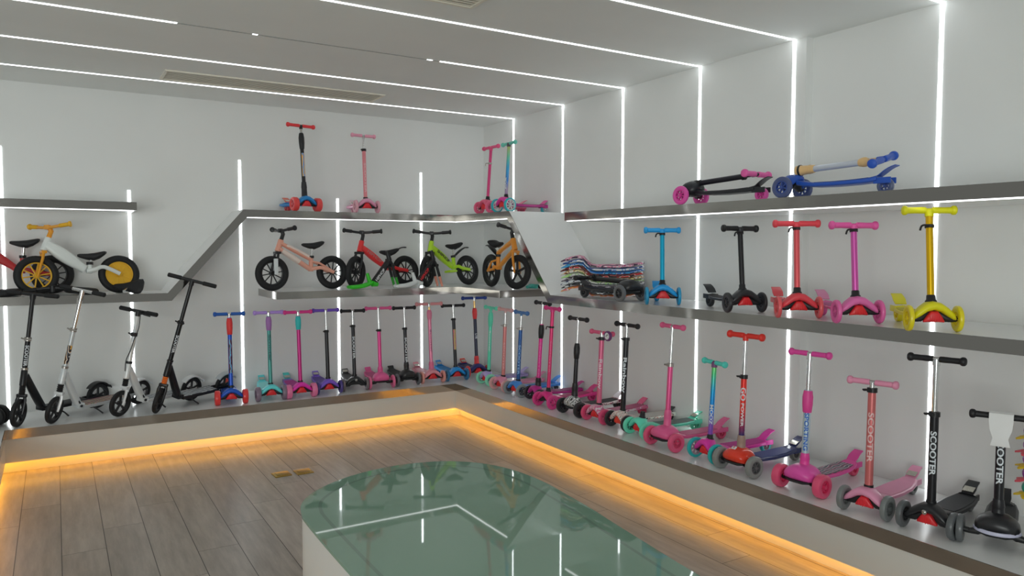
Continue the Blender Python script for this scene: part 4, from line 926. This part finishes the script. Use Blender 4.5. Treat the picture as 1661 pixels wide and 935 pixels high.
# wheel-less bike frames standing between the bikes
def frame_only(x, y, psi, col, leg, txtc, label):
    r = empty('wheelless_bike', (x, y, ZK), rad(psi), label, 'bike frame', 'wheel-less bike frames on the corner shelf')
    mc = mat(col, .35)
    bm = new()
    for sy in (-1, 1): tube(bm, smooth_path([(-.20, sy*.030, .022), (-.10, sy*.030, .026), (-.02, sy*.018, .045), (.03, 0, .065)], 4), .013, I4, 10, flat=1.2)
    tube(bm, [(-.20, -.03, .022), (-.20, .03, .022)], .012, I4, 10); tube(bm, [(.0, 0, .05), (-.02, 0, .105), (-.03, 0, .14)], [.020, .017, .014], I4, 12)
    tube(bm, [(.02, 0, .05), (.07, 0, .04)], [.03, .02], I4, 12); fo = link('rear_triangle', bm, mc, r)
    a, b_ = Vector((.035, 0, .060)), Vector((.175, 0, .235)); dd = (b_-a).normalized(); n = Vector((-dd.z, 0, dd.x)); rs = []
    for i in range(6):
        p = a.lerp(b_, i/5); rs.append([p+Vector((0, u, 0))+n*w for u, w in sup(.021, .027, 3.2, 16)])
    bm = new(); rings(bm, rs); to = link('main_tube', bm, M_BLACK, r)
    for sy in (-1,):
        Mx = T(*(a.lerp(b_, .08)+Vector((0, sy*.0225, 0)))) @ Matrix((dd, n, dd.cross(n))).transposed().to_4x4(); letter_flat('HIPHOP', Mx, .13, .028, mat(txtc, .4), to)
    bm = new(); tube(bm, [(.160, 0, .205), (.190, 0, .26), (.165, 0, .34)], [.026, .022, .017], I4, 14); tube(bm, [(.18, 0, .25), (.215, 0, .20)], [.026, .024], I4, 14); link('head_tube', bm, M_BLACK, r)
    bm = new(); bl = new()
    for sy in (-1, 1):
        tube(bm, [(.205, sy*.034, .20), (.235, sy*.038, .10)], .013, I4, 10); tube(bl, [(.234, sy*.038, .102), (.262, sy*.040, .008)], [.0135, .010], I4, 10)
    box(bm, (.205, 0, .205), (.036, .09, .026), I4, .006)
    fk = link('fork', bm, M_BLACK, r); o = link('fork_leg', bl, mat(leg, .35), fk)
    return r
frame_only(2.38, 6.30, 6, (45, 165, 35), (40, 130, 40), (190, 192, 195), 'bright green and black wheel-less bike frame lettered HIPHOP in white')
frame_only(2.81, 6.29, 6, (200, 205, 205), (225, 150, 130), (190, 45, 50), 'white and black wheel-less bike frame lettered HIPHOP in red')
# teal piece lying behind the orange bike
r = empty('folded_trike', (3.66, 5.62, ZK), .5, 'small teal folded frame lying on the corner shelf behind the orange bike wheel', 'bike frame')
bm = new(); tube(bm, smooth_path([(-.11, 0, .02), (-.03, .01, .032), (.05, 0, .026), (.11, -.02, .02)], 4), [.014]*13, I4, 10); tube(bm, [(-.02, -.05, .016), (-.02, .06, .016)], .012, I4, 10); link('frame', bm, mat((60, 140, 130), .35), r)
bm = new(); cyl(bm, (.06, -.04, .018), .018, .03, I4, 16, 'X'); link('roller', bm, M_RUBBER, r)

# loose parts on the left shelf
def loose_wheel(x, y, zz_, tilt, az, label):
    r = empty('spare_wheel', (x, y, zz_), az, label, 'wheel', 'spare bike wheels on the left shelf'); bwheel(r, 'tyre', R(rad(90+tilt), 'Y') @ T(0, 0, 0), (34, 35, 38), .118, 6); return r
loose_wheel(.165, 6.52, ZL+.030, 6, .2, 'black spare bike wheel lying flat in front of the white and yellow bike')
loose_wheel(-.31, 6.53, ZL+.026, -4, 0, 'black spare bike wheel lying flat at the far left of the shelf')
r = empty('bike_saddle', (.485, 6.50, ZL+.05), rad(60), 'black bike saddle with chrome post lying on the left shelf', 'saddle')
bm = new(); loft_y(bm, [(.115, .012, .008, .010), (.10, .020, .013, .010), (.04, .028, .020, .002), (-.02, .045, .026, 0), (-.07, .064, .024, .008), (-.105, .060, .016, .016), (-.12, .035, .008, .02)], R(rad(-62), 'Y'), p=2.4); link('saddle', bm, mat((24, 25, 28), .6, g=1), r)
bm = new(); tube(bm, [(.0, 0, -.005), (-.10, -.012, -.030)], .0125, I4, 14); link('seat_post', bm, M_CHROME, r)
r = empty('bike_handlebar', (-.02, 6.46, ZL+.034), rad(-8), 'black bike handlebar lying in front of the yellow front wheel', 'handlebar')
bm = new(); tube(bm, smooth_path([(-.17, 0, .0), (-.06, 0, .02), (.06, 0, .02), (.17, 0, 0)], 4), .011, I4, 12); cyl(bm, (0, .0, .016), .02, .05, I4, 16); link('bar', bm, M_BLACK, r)
for sx in (-1, 1):
    bm = new(); tube(bm, [(sx*.10, 0, .012), (sx*.105, 0, .012), (sx*.185, 0, -.002), (sx*.19, 0, -.002)], [.012, .017, .019, .012], I4, 14); link('grip', bm, M_RUBBER, r)

# ------------------------------------------------------------------ stack of printed deck shells on the middle right shelf
SH = [('pink and white', ((225, 130, 165), (235, 225, 230), (150, 60, 100), (225, 160, 190), (60, 40, 60))), ('white and blue', ((230, 232, 235), (40, 110, 180), (225, 230, 235), (30, 60, 120))),
      ('blue', ((30, 100, 170), (225, 230, 235), (35, 120, 190), (20, 40, 90), (60, 150, 200))), ('red', ((175, 40, 42), (225, 215, 205), (150, 30, 36), (40, 25, 25))),
      ('yellow and black', ((215, 205, 150), (40, 35, 35), (190, 110, 50), (225, 220, 205))), ('white and green', ((210, 215, 205), (60, 90, 70), (225, 228, 222), (150, 190, 120))),
      ('grey', ((190, 188, 195), (110, 100, 120), (215, 210, 215), (60, 55, 65))), ('navy', ((35, 40, 75), (60, 70, 120), (30, 32, 50), (200, 205, 210))), ('black and white', ((32, 34, 38), (205, 208, 210), (28, 30, 34))), ('orange and pink', ((215, 120, 90), (225, 180, 60), (205, 110, 140), (235, 225, 220)))]
posn = ['topmost of the stack', 'second from the top', 'third from the top', 'fourth from the top', 'fifth from the top', 'fifth from the bottom', 'fourth from the bottom', 'third from the bottom', 'second from the bottom', 'lowest of the stack']
rnd = random.Random(4)
for i, (nm, cols) in enumerate(SH):
    kz = len(SH)-1-i; z0 = ZM+.008+kz*.0255
    r = empty('printed_deck', (3.575+rnd.uniform(-.006, .006), 4.50+rnd.uniform(-.006, .006), z0), rad(47)+rnd.uniform(-.03, .03), f'{nm} printed scooter deck shell, {posn[i]}', 'scooter deck', 'printed deck shells stacked on the middle right shelf')
    # along local y: +y is the far (left in view) upswept claw, -y the tail
    sec = []
    for yy, zc, w in ((.300, .040, .016), (.285, .048, .030), (.24, .062, .050), (.19, .070, .058), (.155, .062, .058), (.125, .030, .054), (.095, .006, .052), (.06, .000, .054), (-.02, .002, .062), (-.12, .004, .066), (-.20, .008, .062), (-.25, .016, .050), (-.285, .018, .036), (-.30, .016, .022)):
        sec.append((yy, w, .0075, zc))
    bm = new(); rings(bm, [[(u, yy, zc+v-(abs(u)/.07)**2*.020) for u, v in sup(w, t_, 4, 22)] for yy, w, t_, zc in sec]); link('shell', bm, printed(cols, 9, 7, .18, 'glossy_print', i*1.7), r)
    bm = new(); cyl(bm, (0, -.288, .020), .009, .060, I4, 12, 'X'); link('axle_boss', bm, mat((190, 190, 192), .35), r)
    bm = new()
    for sx in (-1, 0, 1): tube(bm, [(sx*.026, .270, .044-.004*abs(sx)), (sx*.030, .305, .034), (sx*.032, .330, .024)], [.009, .007, .003], I4, 8)
    link('front_claw', bm, printed(cols, 14, 5, .2, 'glossy_print', i*1.1), r)

# ------------------------------------------------------------------ things cut by the left and right picture edges
r = empty('toy_roller', (-.385, 6.45, PT), rad(70), 'black double wheel of a toy on the left platform run, cut by the photo edge', 'wheel')
bt, bh = new(), new(); wheel_geo(bt, bh, .072, .05, T(.035, 0, .072), 30, 6, .6); wheel_geo(bt, bh, .072, .05, T(-.05, 0, .072), 30, 6, .6); o = link('tyre', bt, M_RUBBER, r); link('hub', bh, mat((40, 42, 46), .4, g=1), o)
bm = new(); cyl(bm, (-.0, 0, .072), .012, .12, I4, 12, 'X'); link('axle', bm, M_DULLMETAL, r)
r = empty('plastic_bag', (-.47, 6.27, PT), 0, 'crumpled clear plastic bag lying by the black toy wheels', 'bag')
bm = new(); bmesh.ops.create_icosphere(bm, subdivisions=4, radius=1.0)
rr = random.Random(7)
from mathutils import noise
for v in bm.verts:
    n = noise.noise(v.co*2.7)*.28+abs(noise.noise(v.co*6.1))*.22
    v.co = v.co*(1+n); v.co.x *= .095; v.co.y *= .085; v.co.z = max(0.0, v.co.z*.035+.022)
pb = bpy.data.materials.new('clear_plastic'); pb.use_nodes = True; b = pb.node_tree.nodes['Principled BSDF']; b.inputs['Base Color'].default_value = (.85, .88, .9, 1); b.inputs['Roughness'].default_value = .15; b.inputs['Transmission Weight'].default_value = .6; b.inputs['IOR'].default_value = 1.2
link('bag_film', bm, pb, r, 180)
# hanging string of coloured flower shapes at the right picture edge
r = empty('toy_garland', (3.70, 1.60, ZM-TH), 0, 'hanging garland of purple balls with yellow and red petals, cut by the photo edge', 'toy')
bm = new(); cyl(bm, (0, 0, -.34), .002, .68, I4, 8); link('string', bm, mat((200, 195, 180), .6), r)
for k in range(5):
    zc = -.67+.064*k
    col = [(30, 130, 110), (115, 40, 125), (115, 40, 125), (120, 40, 130), (115, 40, 125), (30, 130, 110)][k]
    bm = new(); bmesh.ops.create_uvsphere(bm, u_segments=20, v_segments=12, radius=.033, matrix=T(0, 0, zc+.027)); link('ball', bm, mat(col, .35), r)
    bm = new(); pc = [(225, 190, 30), (205, 75, 90), (225, 190, 30), (205, 75, 90), (225, 190, 30), (205, 75, 90)][k]
    for j in range(6):
        A = 2*PI*j/6+.3*k; MM = T(0, 0, zc) @ R(A, 'Z')
        rings(bm, [[(xx, u, zq+v) for u, v in sup(w, .004, 2.5, 10)] for xx, w, zq in ((.008, .010, .006), (.030, .020, .0), (.048, .018, -.006), (.062, .006, -.010))], MM)
    link('petals', bm, mat(pc, .4), r)
